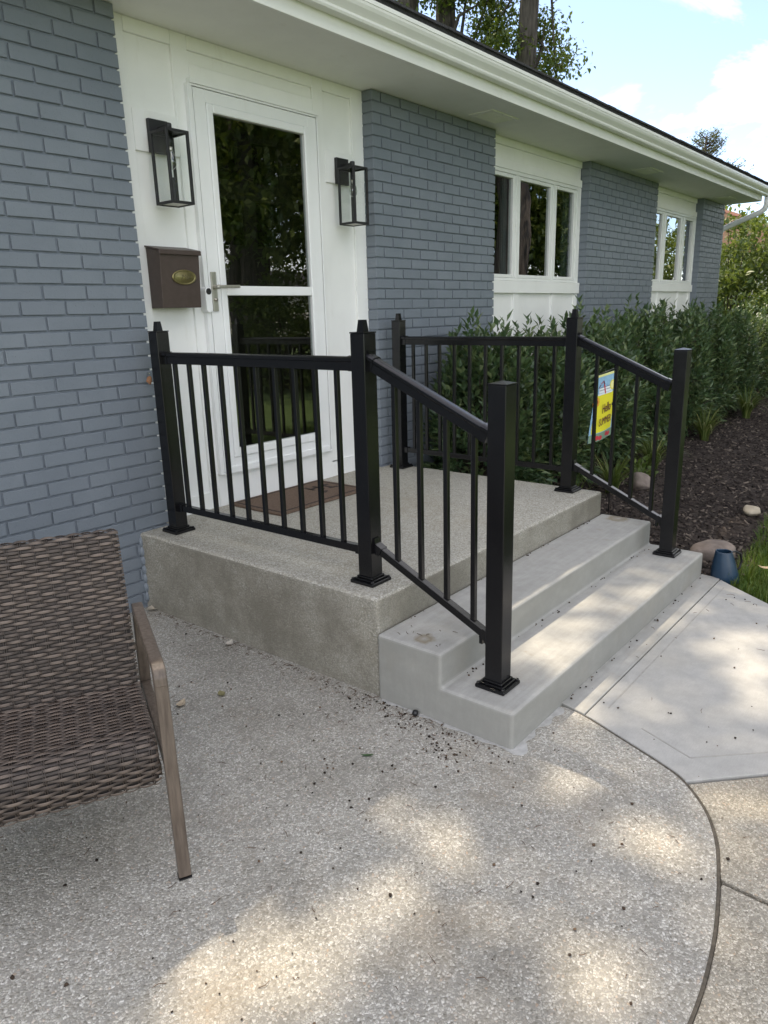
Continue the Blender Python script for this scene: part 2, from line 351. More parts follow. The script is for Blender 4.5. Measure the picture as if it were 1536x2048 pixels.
# concrete walkway: strip at the foot of the steps and fan-shaped slab
tag(MB().prism([(.385, -2.2), (2.15, -2.2), (2.135, -2.3065), (.362, -2.308)], (-.1, .008), 'z').build('concrete_strip', M_STEP, bevel=.004), kind='structure')
right = smooth_curve([(2.13, -2.3095), (2.10, -2.345), (2.048, -2.41), (1.906, -2.6), (1.65, -2.95), (1.35, -3.4), (1.1, -4.0)], 4)
left = [(x+.010, y-.004) for x, y in CV if y < -2.311 and x > .17]
slab_poly = [(.364, -2.3105)]+left+[(.183, -2.735), (.262, -2.812), (.39, -2.936), (.75, -3.3), (1.0, -4.0)]+right[::-1]
tag(MB().prism(slab_poly, (-.1, .003), 'z').build('walkway', M_SLAB, bevel=.003), kind='structure')
tl = MB()
for a, b in [((2.011, -2.359), (.46, -2.361)), ((.399, -2.513), (.319, -2.708)), ((.319, -2.708), (.508, -2.906)), ((.508, -2.906), (.8, -3.2))]:
    tl.bar((*a, .0032), (*b, .0032), .006, .0016)
tag(tl.build('tooled_border', m_noise("tool_mark", (.30, .295, .27), (.38, .37, .34), 30, .9, .2)), kind='structure')
cdf = MB()
for i in range(26):
    x = .37+1.76*rng.random(); cdf.box(x-.004*rng.random()-.001, x+.004, -2.3065-.002*rng.random(), -2.3025, -.01, .001+.004*rng.random())
tag(cdf.build('gap_dirt', M_JOINT), kind='stuff')
p2 = [(x+.008, y-.008) for x, y in CV2 if y < -2.74][:-1]
path_up = [(.178, -2.745)]+[q for q in p2 if q[0] > -.18]+[(-.181, -2.942), (-.186, -3.06), (-.25, -4.2), (.95, -4.2), (.72, -3.32), (.385, -2.944), (.256, -2.82)]
tag(MB().prism(path_up, (-.1, -.002), 'z').build('pebble_path', M_PATH, bevel=.004), kind='structure')
path_dn = [q for q in p2 if q[0] <= -.2]+[(-5, -5.6), (-3, -7), (-.27, -7), (-.262, -4.2), (-.2, -3.06), (-.195, -2.95)]
tag(MB().prism(path_dn, (-.1, -.0035), 'z').build('pebble_path', M_PATH, bevel=.004), kind='structure')
# cement smear along the foot of the steps
sm = MB()
sp_ = [(-.012-.006*math.sin(k*1.1), -1.62-.6*k/24) for k in range(25)]+[(-.01+.37*k/40, -2.224-.010*math.sin(k*.55)-.008*math.sin(k*.21+1)-.012*(k < 9)) for k in range(41)]
sm.prism(sp_+[(.36, -2.200), (.004, -2.200), (.004, -1.62)], (-.02, .0016), 'z')
tag(sm.build('cement_smear', M_MORT2), kind='stuff')
# mulch bed and lawn
gx, gy = np.meshgrid(np.arange(2.1, 17.0, .05), np.arange(-2.42, .6, .05), indexing='ij')
def vnoise(x, y, s, seed=0):
    r = np.random.default_rng(seed).random((64, 64)); X = x/s; Y = y/s; i = np.floor(X).astype(int); j = np.floor(Y).astype(int); fx = X-i; fy = Y-j
    fx = fx*fx*(3-2*fx); fy = fy*fy*(3-2*fy); g = lambda a, b: r[a % 64, b % 64]
    return (g(i, j)*(1-fx)+g(i+1, j)*fx)*(1-fy)+(g(i, j+1)*(1-fx)+g(i+1, j+1)*fx)*fy
def mulch_z(x, y):
    return -.035+.05*np.clip((y+2.4)/1.6, 0, 1)+.05*(vnoise(x, y, .55, 1)-.5)+.035*(vnoise(x, y, .16, 2)-.5)+.02*(vnoise(x, y, .07, 3)-.5)
gz = mulch_z(gx, gy); gz = np.where(gy < -2.36, gz-.05, gz)
ni, nj = gx.shape; idx = np.arange(ni*nj).reshape(ni, nj)
F = np.stack([idx[:-1, :-1], idx[1:, :-1], idx[1:, 1:], idx[:-1, 1:]], -1).reshape(-1, 4)
tag(npmesh('mulch_bed', np.stack([gx, gy, gz], -1).reshape(-1, 3), F, M_MULCH, smooth=True), kind='structure')
def lawn_edge(x): return -2.33-.03*np.sin(x*3.1)-.1*np.clip((2.5-x), 0, 1)+.25*np.clip((x-3.2)/3, 0, 1)
def strips(C0, D, Lm, W, bend, nseg, matl, name, parent=None, rnd=None, up=None):
    """tapered blades: C0 base (n,3), D horizontal unit dir (n,2), bend 0..1"""
    n = len(C0); V = []; side = np.stack([-D[:, 1], D[:, 0], np.zeros(n)], 1)
    for k in range(nseg+1):
        t = k/nseg; h = np.sin(np.minimum(bend*t, 1.5)*1.0)
        out = Lm*(1-np.cos(bend*t*1.9))/np.maximum(bend*1.9, .05); rise = Lm*np.sin(bend*t*1.9)/np.maximum(bend*1.9, .05)
        P = C0+np.stack([D[:, 0]*out, D[:, 1]*out, rise], 1); w = (W*(1-t**2)*.5+.0002)[:, None]
        V += [P-side*w, P+side*w]
    V = np.stack(V, 1).reshape(-1, 3); m_ = 2*(nseg+1); b = np.arange(n)[:, None]*m_
    F = np.concatenate([b+np.array([[2*k, 2*k+1, 2*k+3, 2*k+2]]) for k in range(nseg)], 0)
    r = np.repeat(rng.random(n) if rnd is None else rnd, m_)
    return npmesh(name, V, F, matl, parent, True, r)
M_GRASS = m_leaf("grass_blade", (.035, .075, .012), (.065, .125, .022), (.14, .16, .045), .3, .5, .3)
n = 30000; X = 1.25+5.6*rng.random(n)**1.4; Y = lawn_edge(X)+.05-1.9*rng.random(n)**1.3
ok = ~((X < 2.20) & (Y > -2.33)); 
rx = np.interp(-Y, [2.3, 2.41, 2.6, 2.95, 3.4, 4.0], [2.14, 2.06, 1.92, 1.66, 1.36, 1.1]); ok &= X > rx+.015
X, Y = X[ok], Y[ok]; n = len(X); a = rng.random(n)*6.283
tag(strips(np.stack([X, Y, np.full(n, -.058)], 1), np.stack([np.cos(a), np.sin(a)], 1), .06+.06*rng.random(n), .0035+.003*rng.random(n), .2+.5*rng.random(n), 3, M_GRASS, 'grass'), kind='stuff')
# mulch chips
M_CHIP = m_leaf("mulch_chip", (.020, .016, .0145), (.050, .040, .035), (.17, .14, .115), 0.0, .9, .15)
n = 16000; X = 2.14+9.5*rng.random(n)**1.7; Y = -2.36+2.5*rng.random(n); a = rng.random(n)*6.283; til = rng.normal(0, .35, n)
Z = mulch_z(X, Y)+.004; Lc = .008+.028*rng.random(n)**2; Wc = .003+.006*rng.random(n); Hc = .002+.003*rng.random(n)
e1 = np.stack([np.cos(a)*np.cos(til), np.sin(a)*np.cos(til), np.sin(til)], 1); e2 = np.stack([-np.sin(a), np.cos(a), np.zeros(n)], 1); e3 = np.cross(e1, e2)
c8 = np.array([(-1,-1,-1),(1,-1,-1),(1,1,-1),(-1,1,-1),(-.8,-.6,1),(.9,-.7,1),(.7,.8,1),(-.9,.5,1)], float)
Pc = np.stack([X, Y, Z], 1)
V = (Pc[:, None]+e1[:, None]*(c8[:, 0]*1.0)[None, :, None]*Lc[:, None, None]+e2[:, None]*c8[:, 1][None, :, None]*Wc[:, None, None]+e3[:, None]*c8[:, 2][None, :, None]*Hc[:, None, None]).reshape(-1, 3)
q6 = np.array([(4,5,6,7),(0,1,5,4),(1,2,6,5),(2,3,7,6),(3,0,4,7)]); F = (np.arange(n)[:, None, None]*8+q6[None]).reshape(-1, 4)
tag(npmesh('mulch_chips', V, F, M_CHIP, rnd=np.repeat(rng.random(n)**1.5, 8)), kind='stuff')

# ================================================================== HOUSE
HL, H1, H2 = .4132, .276, .140
YD, ZS, XE = .084, 2.866, 9.885
house = thing('house', 'long low ranch house with blue-grey painted brick and white trim', 'house', (0, 0, 0))
CO = ZS/42.27
def brick_mesh(w, h, d, seed):
    r = random.Random(seed); c = .0022; j = lambda s: r.uniform(-s, s)
    P = [(0, 0), (w, 0), (w, h), (0, h)]
    P = [(x+j(.0009), z+j(.0009)) for x, z in P]
    inn = [(P[0][0]+c, P[0][1]+c), (P[1][0]-c, P[1][1]+c), (P[2][0]-c, P[2][1]-c), (P[3][0]+c, P[3][1]-c)]
    vs = [(x, j(.0007), z) for x, z in inn]+[(x, c, z) for x, z in P]+[(x, d, z) for x, z in P]
    fs = [(0, 1, 2, 3)]+[(i+4, (i+1) % 4+4, (i+1) % 4, i) for i in range(4)]+[(i+8, (i+1) % 4+8, (i+1) % 4+4, i+4) for i in range(4)]
    return MB().add(vs, fs)
_bc = {}
def brick_me(w, seed):
    k = (round(w, 3), seed % 4)
    if k not in _bc: _bc[k] = brick_mesh(w, CO-.0105, .088, hash(k)).mesh('brick', M_BRICK)
    return _bc[k]
bricks = []      # (score, wallobj, x0, z0, w)
def lay(wall, x0, x1, phase, zmin, mod=.2055, j=.0105, anchor='left', vis=lambda x: True):
    k = 0
    while True:
        zt = ZS-.004-CO*k; zb = zt-(CO-.0105)
        if zb < zmin-.03: break
        ph = phase[k % 2]
        cuts = []
        if anchor == 'left':
            x = x0+ph-mod
            while x < x1: cuts.append(x); x += mod
            edges = sorted(set([x0]+[c for c in cuts if x0+.02 < c < x1-.02]+[x1]))
        else:
            x = x1-ph
            while x > x0: cuts.append(x); x -= mod
            edges = sorted([x0]+[c for c in cuts if c > x0+.02]+[x1])
        for a, b in zip(edges[:-1], edges[1:]):
            w0 = a+(j/2 if a != x0 else 0); w1 = b-(j/2 if b != x1 else 0)
            bricks.append((wall, w0, zb, w1-w0))
        k += 1
wall_l = MB().box(-6.5, .166, .0095, .36, -.1, ZS-.002).build('brick_wall', M_MORTAR, house)
piers = []
for x0, x1 in ((1.979, 3.502), (5.277, 7.159), (8.883, 9.885)):
    piers.append(MB().box(x0+.008, x1-.008, .0095, .33, -.1, ZS-.002).build('brick_pier', M_MORTAR, house))
lay(wall_l, -6.4, .175, (.096, .205), 0.0, .207, anchor='right')
lay(piers[0], 1.979, 3.502, (.091, .19), .38)
lay(piers[1], 5.277, 7.159, (.038, .138), .9)
lay(piers[2], 8.883, 9.885, (.10, .20), .9)
def bscore(b):
    wall, x, z, w = b
    p = Vector((x+w/2, 0, z+.03)); d = p-CAM; loc = Vector((d.dot(_r), d.dot(_u), d.dot(_f)))
    if loc.z <= 0: return -1
    px = 768+1450.6*loc.x/loc.z; py = 1024-1450.6*loc.y/loc.z
    if px < -25 or px > 1550 or py < -20 or py > 2060: return -1
    if wall is wall_l and z < .8 and x < -.25 and px < 220 and py > 1110: return -.5
    return w*abs(d.y)/d.length**3
bricks.sort(key=bscore, reverse=True)
LIM = 296
for i, (wall, x, z, w) in enumerate(bricks[:LIM]):
    o = bpy.data.objects.new('brick', brick_me(w, i)); o.location = (x, random.uniform(-.0012, .0012), z); o.rotation_euler = (random.uniform(-.004, .004), random.uniform(-.003, .003), random.uniform(-.004, .004)); link(o, wall)
rest = MB()
for i, (wall, x, z, w) in enumerate(bricks[LIM:]):
    bm_ = brick_mesh(w, CO-.0105, .088, i); dy = random.uniform(-.0012, .0012)
    rest.add([(a+x, b+dy, c+z) for a, b, c in bm_.v], bm_.f)
tag(rest.build('brickwork', M_BRICK, house), kind='stuff')
# ---- entry bay, board-and-batten
entry = MB().box(.17, 1.985, YD+.016, .30, HL-.3, ZS-.001)
entry = MB()
for a in [(.17, .60, YD+.016, .13, .30, ZS-.001), (1.53, 1.985, YD+.016, .13, .30, ZS-.001), (.60, 1.53, YD+.016, .13, 2.66, ZS-.001)]: entry.box(*a)
entry = entry.build('entry_wall', M_WHITE, house)
def board(par, x0, x1, z0, z1, t=.018, y=None, name='board'):
    y = YD if y is None else y
    return MB().box(x0, x1, y, y+t, z0, z1).build(name, M_WHITE, par, bevel=.0018, seg=1)
E_ = .0012
board(entry, .17, .271, .30, ZS-.001); board(entry, .532, .630, .512, ZS-.001)
board(entry, .271+E_, .532-E_, 2.80, ZS-.001); board(entry, .271+E_, .532-E_, 2.287, 2.475); board(entry, .271+E_, .585, .40, .511)
board(entry, .630+E_, 1.525-E_, 2.80, ZS-.001); board(entry, .630+E_, 1.525-E_, 2.665, 2.737)
board(entry, 1.525, 1.611, .512, ZS-.001); board(entry, 1.872, 1.985, .30, ZS-.001)
board(entry, 1.611+E_, 1.872-E_, 2.80, ZS-.001); board(entry, 1.611+E_, 1.872-E_, 2.288, 2.476); board(entry, 1.555, 1.872-E_, .40, .523)
board(entry, .587, 1.552, .39, .600, .022, YD-.004, name='threshold_board')
MB().prism([(YD+.01, 2.668), (YD-.036, 2.660), (YD-.036, 2.641), (YD+.01, 2.641)], (.606, 1.536), 'x').build('drip_cap', M_WHITE, entry)
# ---- storm door
door = thing('storm_door', None, None); door.parent = house
fr = MB()
yf = YD-.030
fr.box(.590, .618, yf, YD+.02, .604, 2.640); fr.box(1.522, 1.531, yf, YD+.02, .604, 2.640); fr.box(.618, 1.522, yf, YD+.02, 2.630, 2.640); fr.box(.618, 1.522, yf-.004, YD+.02, .600, .612)
fr.build('door_frame', M_DOOR, door, bevel=.0015, seg=1)
def frame_rect(mb, xo0, xo1, zo0, zo1, xi0, xi1, zi0, zi1, y0, y1):
    mb.box(xo0, xi0, y0, y1, zo0, zo1); mb.box(xi1, xo1, y0, y1, zo0, zo1)
    mb.box(xi0, xi1, y0, y1, zi1, zo1); mb.box(xi0, xi1, y0, y1, zo0, zi0)
sl = MB(); frame_rect(sl, .6245, 1.516, .615, 2.627, .699, 1.448, .690, 2.566, yf+.004, YD+.012); sl.build('leaf_stile', M_DOOR, door, bevel=.0015, seg=1)
sl = MB(); frame_rect(sl, .700, 1.447, .691, 2.565, .740, 1.408, .742, 2.522, yf-.004, YD+.008); sl.build('glazing_bead', M_DOOR, door, bevel=.007, seg=3)
MB().box(.741, 1.407, yf-.001, YD+.006, 1.604, 1.656).build('mid_rail', M_DOOR, door, bevel=.004)
sw = MB().box(.66, 1.50, yf-.006, yf+.012, .603, .640).build('door_sweep', M_DOOR, door, bevel=.003)
MB().box(.739, 1.409, YD-.012, YD-.006, 1.650, 2.524).build('pane', M_GLASS, door); MB().box(.739, 1.409, YD-.012, YD-.006, .740, 1.610).build('pane', M_GLASS, door)
h = MB().box(.635, .670, yf-.004, yf+.006, 1.520, 1.727); ho = h.build('handle_plate', M_NICKEL, door, bevel=.002)
MB().tube([(.652, yf, 1.648), (.652, yf-.05, 1.648)], [.012, .011], 12).build('handle_spindle', M_NICKEL, ho, True)
MB().bar((.645, yf-.05, 1.648), (.795, yf-.047, 1.650), .011, .017).build('lever', M_NICKEL, ho, bevel=.003)
MB().tube([(.653, yf+.002, 1.582), (.653, yf-.014, 1.582)], .010, 12).build('key_lock', M_NICKEL, ho, True)
# ---- inner door and dark rooms
idr = MB(); yi = .205
xs = [(.66, .86), (1.03, 1.125), (1.325, 1.48)]
for a, b in xs: idr.box(a, b, yi, yi+.045, .62, 2.6)
for a, b in [(2.46, 2.6), (2.14, 2.24), (.62, 1.893)]:
    for x0, x1 in ((.86, 1.03), (1.125, 1.325)): idr.box(x0, x1, yi, yi+.045, a, b)
ido = idr.build('inner_door', M_INDOOR, house)
M_IGL = m_glass("inner_door_glass", (.25, .34, .31), 1.8)
for x0, x1 in ((.86, 1.03), (1.125, 1.325)):
    for a, b in ((2.24, 2.46), (1.893, 2.14)): MB().box(x0, x1, yi+.02, yi+.026, a, b).build('pane', M_IGL, ido)
MB().box(.60, .66, .13, .6, .58, 2.66).box(1.48, 1.53, .13, .6, .58, 2.66).box(.6, 1.53, .30, .34, .58, 2.66).box(.66, 1.48, .13, .30, .56, .60).build('door_jamb', M_INDOOR, house)
# ---- window bays
def bay(x0, x1, gl, wx1, z0, z1, sill, lowb):
    w = MB(); w.box(x0-.01, x1+.01, YD+.016, .20, 2.628, ZS-.001); w.box(x0-.01, x1+.01, YD+.016, .20, -.1, z0-.01)
    if wx1 < x1-.02: w.box(wx1, x1+.01, YD+.016, .20, z0-.01, 2.63)
    w = w.build('window_wall', M_WHITE, house)
    board(w, x0, x1, 2.806, ZS-.001); board(w, x0, x1-.012, z1+.001, 2.692, .03, YD-.012)
    board(w, x0, x1+.0, sill, z0-.002, .036, YD-.020, 'sill_board')
    for a, b in lowb: board(w, a, b, .2, sill-.001)
    if wx1 < x1-.02: board(w, wx1+.001, x1, z0-.002, z1)
    win = thing('window', None, None); win.parent = house
    fo = MB(); zs0, zs1 = z0, z1; y0 = YD-.006; y1 = YD+.05
    fo.box(x0, wx1, y0, y1, z1-.028, z1); fo.box(x0, wx1, y0, y1, z0, z0+.022)
    ed = [x0]+[(gl[i][1]+gl[i+1][0])/2 for i in range(2)]+[wx1]
    for i, e in enumerate(ed):
        a = e-.012 if 0 < i < 3 else (e if i == 0 else e-.03); b = e+.012 if 0 < i < 3 else (e+.03 if i == 0 else e)
        fo.box(a, b, y0, y1, z0+.022, z1-.028)
    fo.build('window_frame', M_VINYL, win, bevel=.002, seg=1)
    for i, (a, b) in enumerate(gl):
        l0 = ed[i]+(.013 if i else .031); l1 = ed[i+1]-(.013 if i < 2 else .031)
        s = MB(); frame_rect(s, l0, l1, z0+.024, z1-.030, a, b, z0+.052, z1-.060, y0+.006, y1-.004)
        so_ = s.build('sash', M_VINYL, win, bevel=.003, seg=1)
        MB().box(a-.002, b+.002, YD+.022, YD+.028, z0+.050, z1-.058).build('pane', M_GLASS, so_)
    # room behind
    rm = MB(); rm.box(x0-.3, x1+.3, 2.2, 2.25, -.1, ZS); rm.box(x0-.35, x0-.3, .2, 2.2, -.1, ZS); rm.box(x1+.3, x1+.35, .2, 2.2, -.1, ZS); rm.box(x0-.3, x1+.3, .2, 2.2, -.15, -.1)
    rm.build('room', M_DARK, house)
    for i in (0, 2):
        a, b = gl[i]; cu = MB(); k = 14
        for q in range(k):
            xx = b-.06+.06*q/k if i == 0 else b-.08+.08*q/k
            cu.box(xx, xx+.012, .16+.012*math.sin(q*1.3), .17+.012*math.sin(q*1.3), z0-.1, z1)
        cu.build('curtain', M_CURT, win)
    return win
bay(3.502, 5.277, [(3.585, 3.940), (4.067, 4.632), (4.758, 5.130)], 5.215, 1.735, 2.626, 1.630, [(3.502, 3.55), (3.98, 4.073), (4.716, 4.776), (5.208, 5.277)])
bay(7.159, 8.883, [(7.250, 7.600), (7.758, 8.286), (8.466, 8.775)], 8.880, 1.755, 2.630, 1.664, [(7.159, 7.22), (7.6, 7.68), (8.36, 8.44), (8.80, 8.88)])
# ---- body behind, gable end, soffit, fascia, roof
bd = MB(); bd.box(XE-.35, XE-.002, .34, 9.0, -.1, ZS); bd.box(-6.5, -6.2, .36, 9.0, -.1, ZS); bd.box(-6.5, XE, 8.8, 9.0, -.1, ZS)
bd.build('house_body', M_BRICK, house)
MB().box(-6.5, XE-.002, .3, 8.8, ZS+.05, ZS+.07).build('ceiling', M_DARK, house)
sof = MB().box(-6.7, 9.862, -.452, .40, ZS, ZS+.012).build('soffit', M_SOFFIT, house)
def vent(x, y):
    v = MB(); v.box(x-.19, x-.155, y-.10, y+.10, ZS-.008, ZS); v.box(x+.155, x+.19, y-.10, y+.10, ZS-.008, ZS); v.box(x-.155, x+.155, y-.10, y-.08, ZS-.008, ZS); v.box(x-.155, x+.155, y+.08, y+.10, ZS-.008, ZS); v.box(x-.01, x+.01, y-.08, y+.08, ZS-.008, ZS)
    vo = v.build('vent', M_SOFFIT, sof)
    for k in range(7):
        yy = y-.068+k*.0226; MB().bar((x-.154, yy, ZS-.006), (x+.154, yy, ZS-.006), .019, .0015, (0, .55, 1)).build('louver', M_SOFFIT, vo)
for x in (3.16, 6.27, 9.15): vent(x, -.19)
MB().box(-6.7, 9.90, -.474, -.4521, ZS-.001, 3.09).build('fascia', M_WHITE, house, bevel=.002, seg=1)
MB().box(9.863, 9.90, -.452, .0, ZS-.001, 3.03).build('rake_board', M_WHITE, house)
# roof (shallow pitch, charcoal shingles)
rf = thing('roof', None, None); rf.parent = house
yr, zr0, sl_ = 4.4, 3.096, .30
MB().add([(-6.9, -.50, zr0), (10.08, -.50, zr0), (10.08, yr, zr0+sl_*(yr+.5)), (-6.9, yr, zr0+sl_*(yr+.5)), (10.08, 9.3, zr0), (-6.9, 9.3, zr0),
          (-6.9, -.50, zr0-.02), (10.08, -.50, zr0-.02), (10.08, yr, zr0-.02+sl_*(yr+.5)), (-6.9, yr, zr0-.02+sl_*(yr+.5)), (10.08, 9.3, zr0-.02), (-6.9, 9.3, zr0-.02)],
         [(0, 1, 2, 3), (3, 2, 4, 5), (6, 9, 8, 7), (9, 11, 10, 8), (0, 6, 7, 1), (1, 7, 8, 2), (2, 8, 10, 4), (0, 3, 9, 6), (3, 5, 11, 9), (4, 10, 11, 5)]).build('roof_deck', M_SHING, rf)
sh = MB(); x = -6.9; k = 0
while x < 10.05:
    w = random.choice((.16, .22, .3)); w = min(w, 10.09-x); sh.box(x, x+w-.004, -.525+random.uniform(-.003, .003), -.30, zr0+.001, zr0+.012+random.uniform(0, .004)); x += w; k += 1
tag(sh.build('shingles', M_SHING, rf), kind='stuff')
MB().box(-6.9, 10.08, -.507, -.501, 3.04, zr0+.002).build('drip_edge', M_SHING, rf)
# gutter: K-profile
gp = [(-.4745, 2.938), (-.535, 2.934), (-.541, 2.944), (-.541, 2.956), (-.549, 2.966), (-.566, 2.985), (-.574, 3.000), (-.576, 3.012), (-.579, 3.014), (-.579, 3.034), (-.565, 3.034), (-.565, 3.020), (-.560, 3.005), (-.545, 2.985), (-.530, 2.965), (-.525, 2.945), (-.485, 2.948), (-.485, 3.03), (-.4745, 3.03)]
gt = MB().prism(gp, (-6.9, 10.09), 'x'); gt.box(10.086, 10.092, -.578, -.4745, 2.934, 3.03)
go_ = gt.build('gutter', M_GUTTER, house)
for xx in (-2.1, 3.95, 9.2):
    MB().prism([(a-.0016 if i < 10 else a, b-(.0012 if i < 2 else 0)) for i, (a, b) in enumerate(gp[:10])]+[(-.5785, 3.0345)], (xx, xx+.035), 'x').build('gutter_seam', M_GUTTER, go_)
M_DSP = m_white("downspout_enamel", (.62, .64, .64), .01, .35)
ds = MB().tube([(10.03, -.51, 2.95), (10.03, -.51, 2.83), (10.028, -.49, 2.775), (10.02, -.44, 2.735), (10.0, -.15, 2.625), (9.99, .02, 2.56), (9.96, .06, 2.5), (9.945, .07, .2)], .038, 12)
ds.build('downspout', M_DSP, house, True)

# ================================================================== stoop and steps
lp = [(-.004, .10), (.012, -1.597), (2.134, -1.597), (2.134, .10)]
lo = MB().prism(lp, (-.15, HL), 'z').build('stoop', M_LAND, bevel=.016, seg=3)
tag(lo, 'weathered pebbly concrete landing in front of the white door', 'stoop')
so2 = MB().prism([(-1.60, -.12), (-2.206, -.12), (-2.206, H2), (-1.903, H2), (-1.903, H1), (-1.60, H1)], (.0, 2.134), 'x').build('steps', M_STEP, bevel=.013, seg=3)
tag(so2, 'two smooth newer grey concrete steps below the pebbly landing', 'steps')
bs = MB()
for i in range(7): bs.lathe([(.003, -.03), (.010+.007*rng.random(), -.014), (.011+.009*rng.random(), .010), (.003, .034)], 8, (-.006+.006*rng.random(), -.002, HL-.05-i*.05))
tag(bs.build('wall_caulk', M_BRICK, house, True), kind='stuff')

# ================================================================== railings
def post(par, x, y, z0, top, finial):
    p = MB().box(x-.035, x+.035, y-.035, y+.035, z0+.012, top).build('post', M_BLACK, par, bevel=.003)
    b = MB(); b.box(x-.061, x+.061, y-.061, y+.061, z0, z0+.014); b.prism([(x-.05, y-.05), (x+.05, y-.05), (x+.05, y+.05), (x-.05, y+.05)], (z0+.0141, z0+.022), 'z'); b.box(x-.041, x+.041, y-.041, y+.041, z0+.0221, z0+.031)
    b.build('base_plate', M_BLACK, p, bevel=.003)
    for sx in (-1, 1):
        for sy in (-1, 1): MB().lathe([(.007, 0), (.007, .005), (.004, .008)], 8, (x+sx*.052, y+sy*.052, z0+.0141)).build('bolt', M_BLACK, p)
    cp = MB()
    if finial:
        cp.box(x-.036, x+.036, y-.036, y+.036, top+.0003, top+.006)
        a, c = .0165, .0115
        cp.add([(x-a, y-a, top+.006), (x+a, y-a, top+.006), (x+a, y+a, top+.006), (x-a, y+a, top+.006), (x-c, y-c, top+.050), (x+c, y-c, top+.050), (x+c, y+c, top+.050), (x-c, y+c, top+.050)], [(0, 3, 2, 1), (4, 5, 6, 7), (0, 1, 5, 4), (1, 2, 6, 5), (2, 3, 7, 6), (3, 0, 4, 7)])
    else:
        a = .0365; cp.add([(x-a, y-a, top+.0003), (x+a, y-a, top+.0003), (x+a, y+a, top+.0003), (x-a, y+a, top+.0003), (x-a, y-a, top+.004), (x+a, y-a, top+.004), (x+a, y+a, top+.004), (x-a, y+a, top+.004), (x, y, top+.013)], [(0, 3, 2, 1), (0, 1, 5, 4), (1, 2, 6, 5), (2, 3, 7, 6), (3, 0, 4, 7), (4, 5, 8), (5, 6, 8), (6, 7, 8), (7, 4, 8)])
    cp.build('post_cap', M_BLACK, p)
    return p
RAILP = [(-.016, -.055), (.016, -.055), (.016, -.022), (.0225, -.018), (.0225, -.008), (.016, -.002), (.008, 0), (-.008, 0), (-.016, -.002), (-.0225, -.008), (-.0225, -.018), (-.016, -.022)]
def section(par, A, B, zt0, zt1, zb0, zb1, ys, brk=True):
    """A,B post centres; rail-top heights at the post faces; ys baluster positions along y"""
    ax, ay = A; bx, by = B; d = 1 if by > ay else -1
    y0 = ay+d*.035; y1 = by-d*.035; f = lambda y: (y-ay)/(by-ay); X = lambda y: ax+(bx-ax)*f(y)
    zt = lambda y: zt0+(zt1-zt0)*(y-y0)/(y1-y0); zb = lambda y: zb0+(zb1-zb0)*(y-y0)/(y1-y0)
    tr = MB().bar((X(y0), y0+d*.004, zt(y0+d*.004)), (X(y1), y1-d*.004, zt(y1-d*.004)), 0, 0, prof=RAILP).build('top_rail', M_BLACK, par, bevel=.0015, seg=1)
    br = MB().bar((X(y0), y0+d*.004, zb(y0)-.016), (X(y1), y1-d*.004, zb(y1)-.016), .030, .032).build('bottom_rail', M_BLACK, par, bevel=.002, seg=1)
    P2 = [(a*1.13, b*1.08+.002) for a, b in RAILP]
    for (ya, yb) in ((y0, y0+d*.035), (y1-d*.03, y1)):
        MB().bar((X(ya), ya, zt(ya)+.0015), (X(yb), yb, zt(yb)+.0015), 0, 0, prof=P2).build('rail_bracket', M_BLACK, par)
        MB().bar((X(ya), ya, zb(ya)-.016), (X(yb), yb, zb(yb)-.016), .037, .039).build('rail_bracket', M_BLACK, par)
    if brk:   # hinged plates where the sloping rails meet the posts
        MB().bar((X(y0), y0+d*.001, zt0+.012), (X(y0), y0+d*.016, zt0-.055), .034, .008, (0, 1, 0)).build('hinge_plate', M_BLACK, par)
        MB().bar((X(y0), y0+d*.001, zb0+.022), (X(y0), y0+d*.012, zb0-.045), .034, .008, (0, 1, 0)).build('hinge_plate', M_BLACK, par)
        MB().prism([(y1, zb1-.01), (y1, zb1-.065), (y1-d*.03, zb1-.015)], (X(y1)-.015, X(y1)+.015), 'x').build('hinge_plate', M_BLACK, par)
        MB().box(X(y1)-.007, X(y1)+.007, y1-d*.036-.007, y1-d*.036+.007, zb1-.052, zb1-.02).build('set_screw', M_BLACK, par)
    for k_, y in enumerate(ys):
        if len(ys) > 6: y -= max(0, .018-.009*k_)
        MB().box(X(y)-.0095, X(y)+.0095, y-.0095, y+.0095, zb(y)-.004-.008*brk, zt(y)-.053).build('baluster', M_BLACK, par, bevel=.0012, seg=1)
def railing(label, A, B, C, ysAB, ysBC, tops):
    r = thing('railing', label, 'railing', (B[0], B[1], HL), 0, 'black railings of the front steps')
    loc = Vector((B[0], B[1], HL))
    kids0 = set(bpy.data.objects)
    post(r, *A, HL, tops[0], True); post(r, *B, HL, tops[1], True); post(r, *C, H2, tops[2], False)
    section(r, A, B, 1.330, 1.326, .562, .562, ysAB, False)
    section(r, B, C, 1.336, 1.336-.442*.545, .585, .585-.447*.545, ysBC, True)
    for o in r.children: o.location = -loc
    return r
ysL = [-.226-.1192*i for i in range(10)]
railing('black metal railing on the left side of the steps, nearest the wicker chair', (.142, -.135), (.160, -1.441), (.148, -2.057), ysL, [-1.590, -1.707, -1.828, -1.949], (1.425, 1.412, 1.245))
railing('black metal railing on the right side of the steps, against the shrubs', (2.055, -.120), (2.040, -1.418), (2.000, -2.048), ysL, [-1.570, -1.688, -1.813, -1.936], (1.432, 1.428, 1.257))

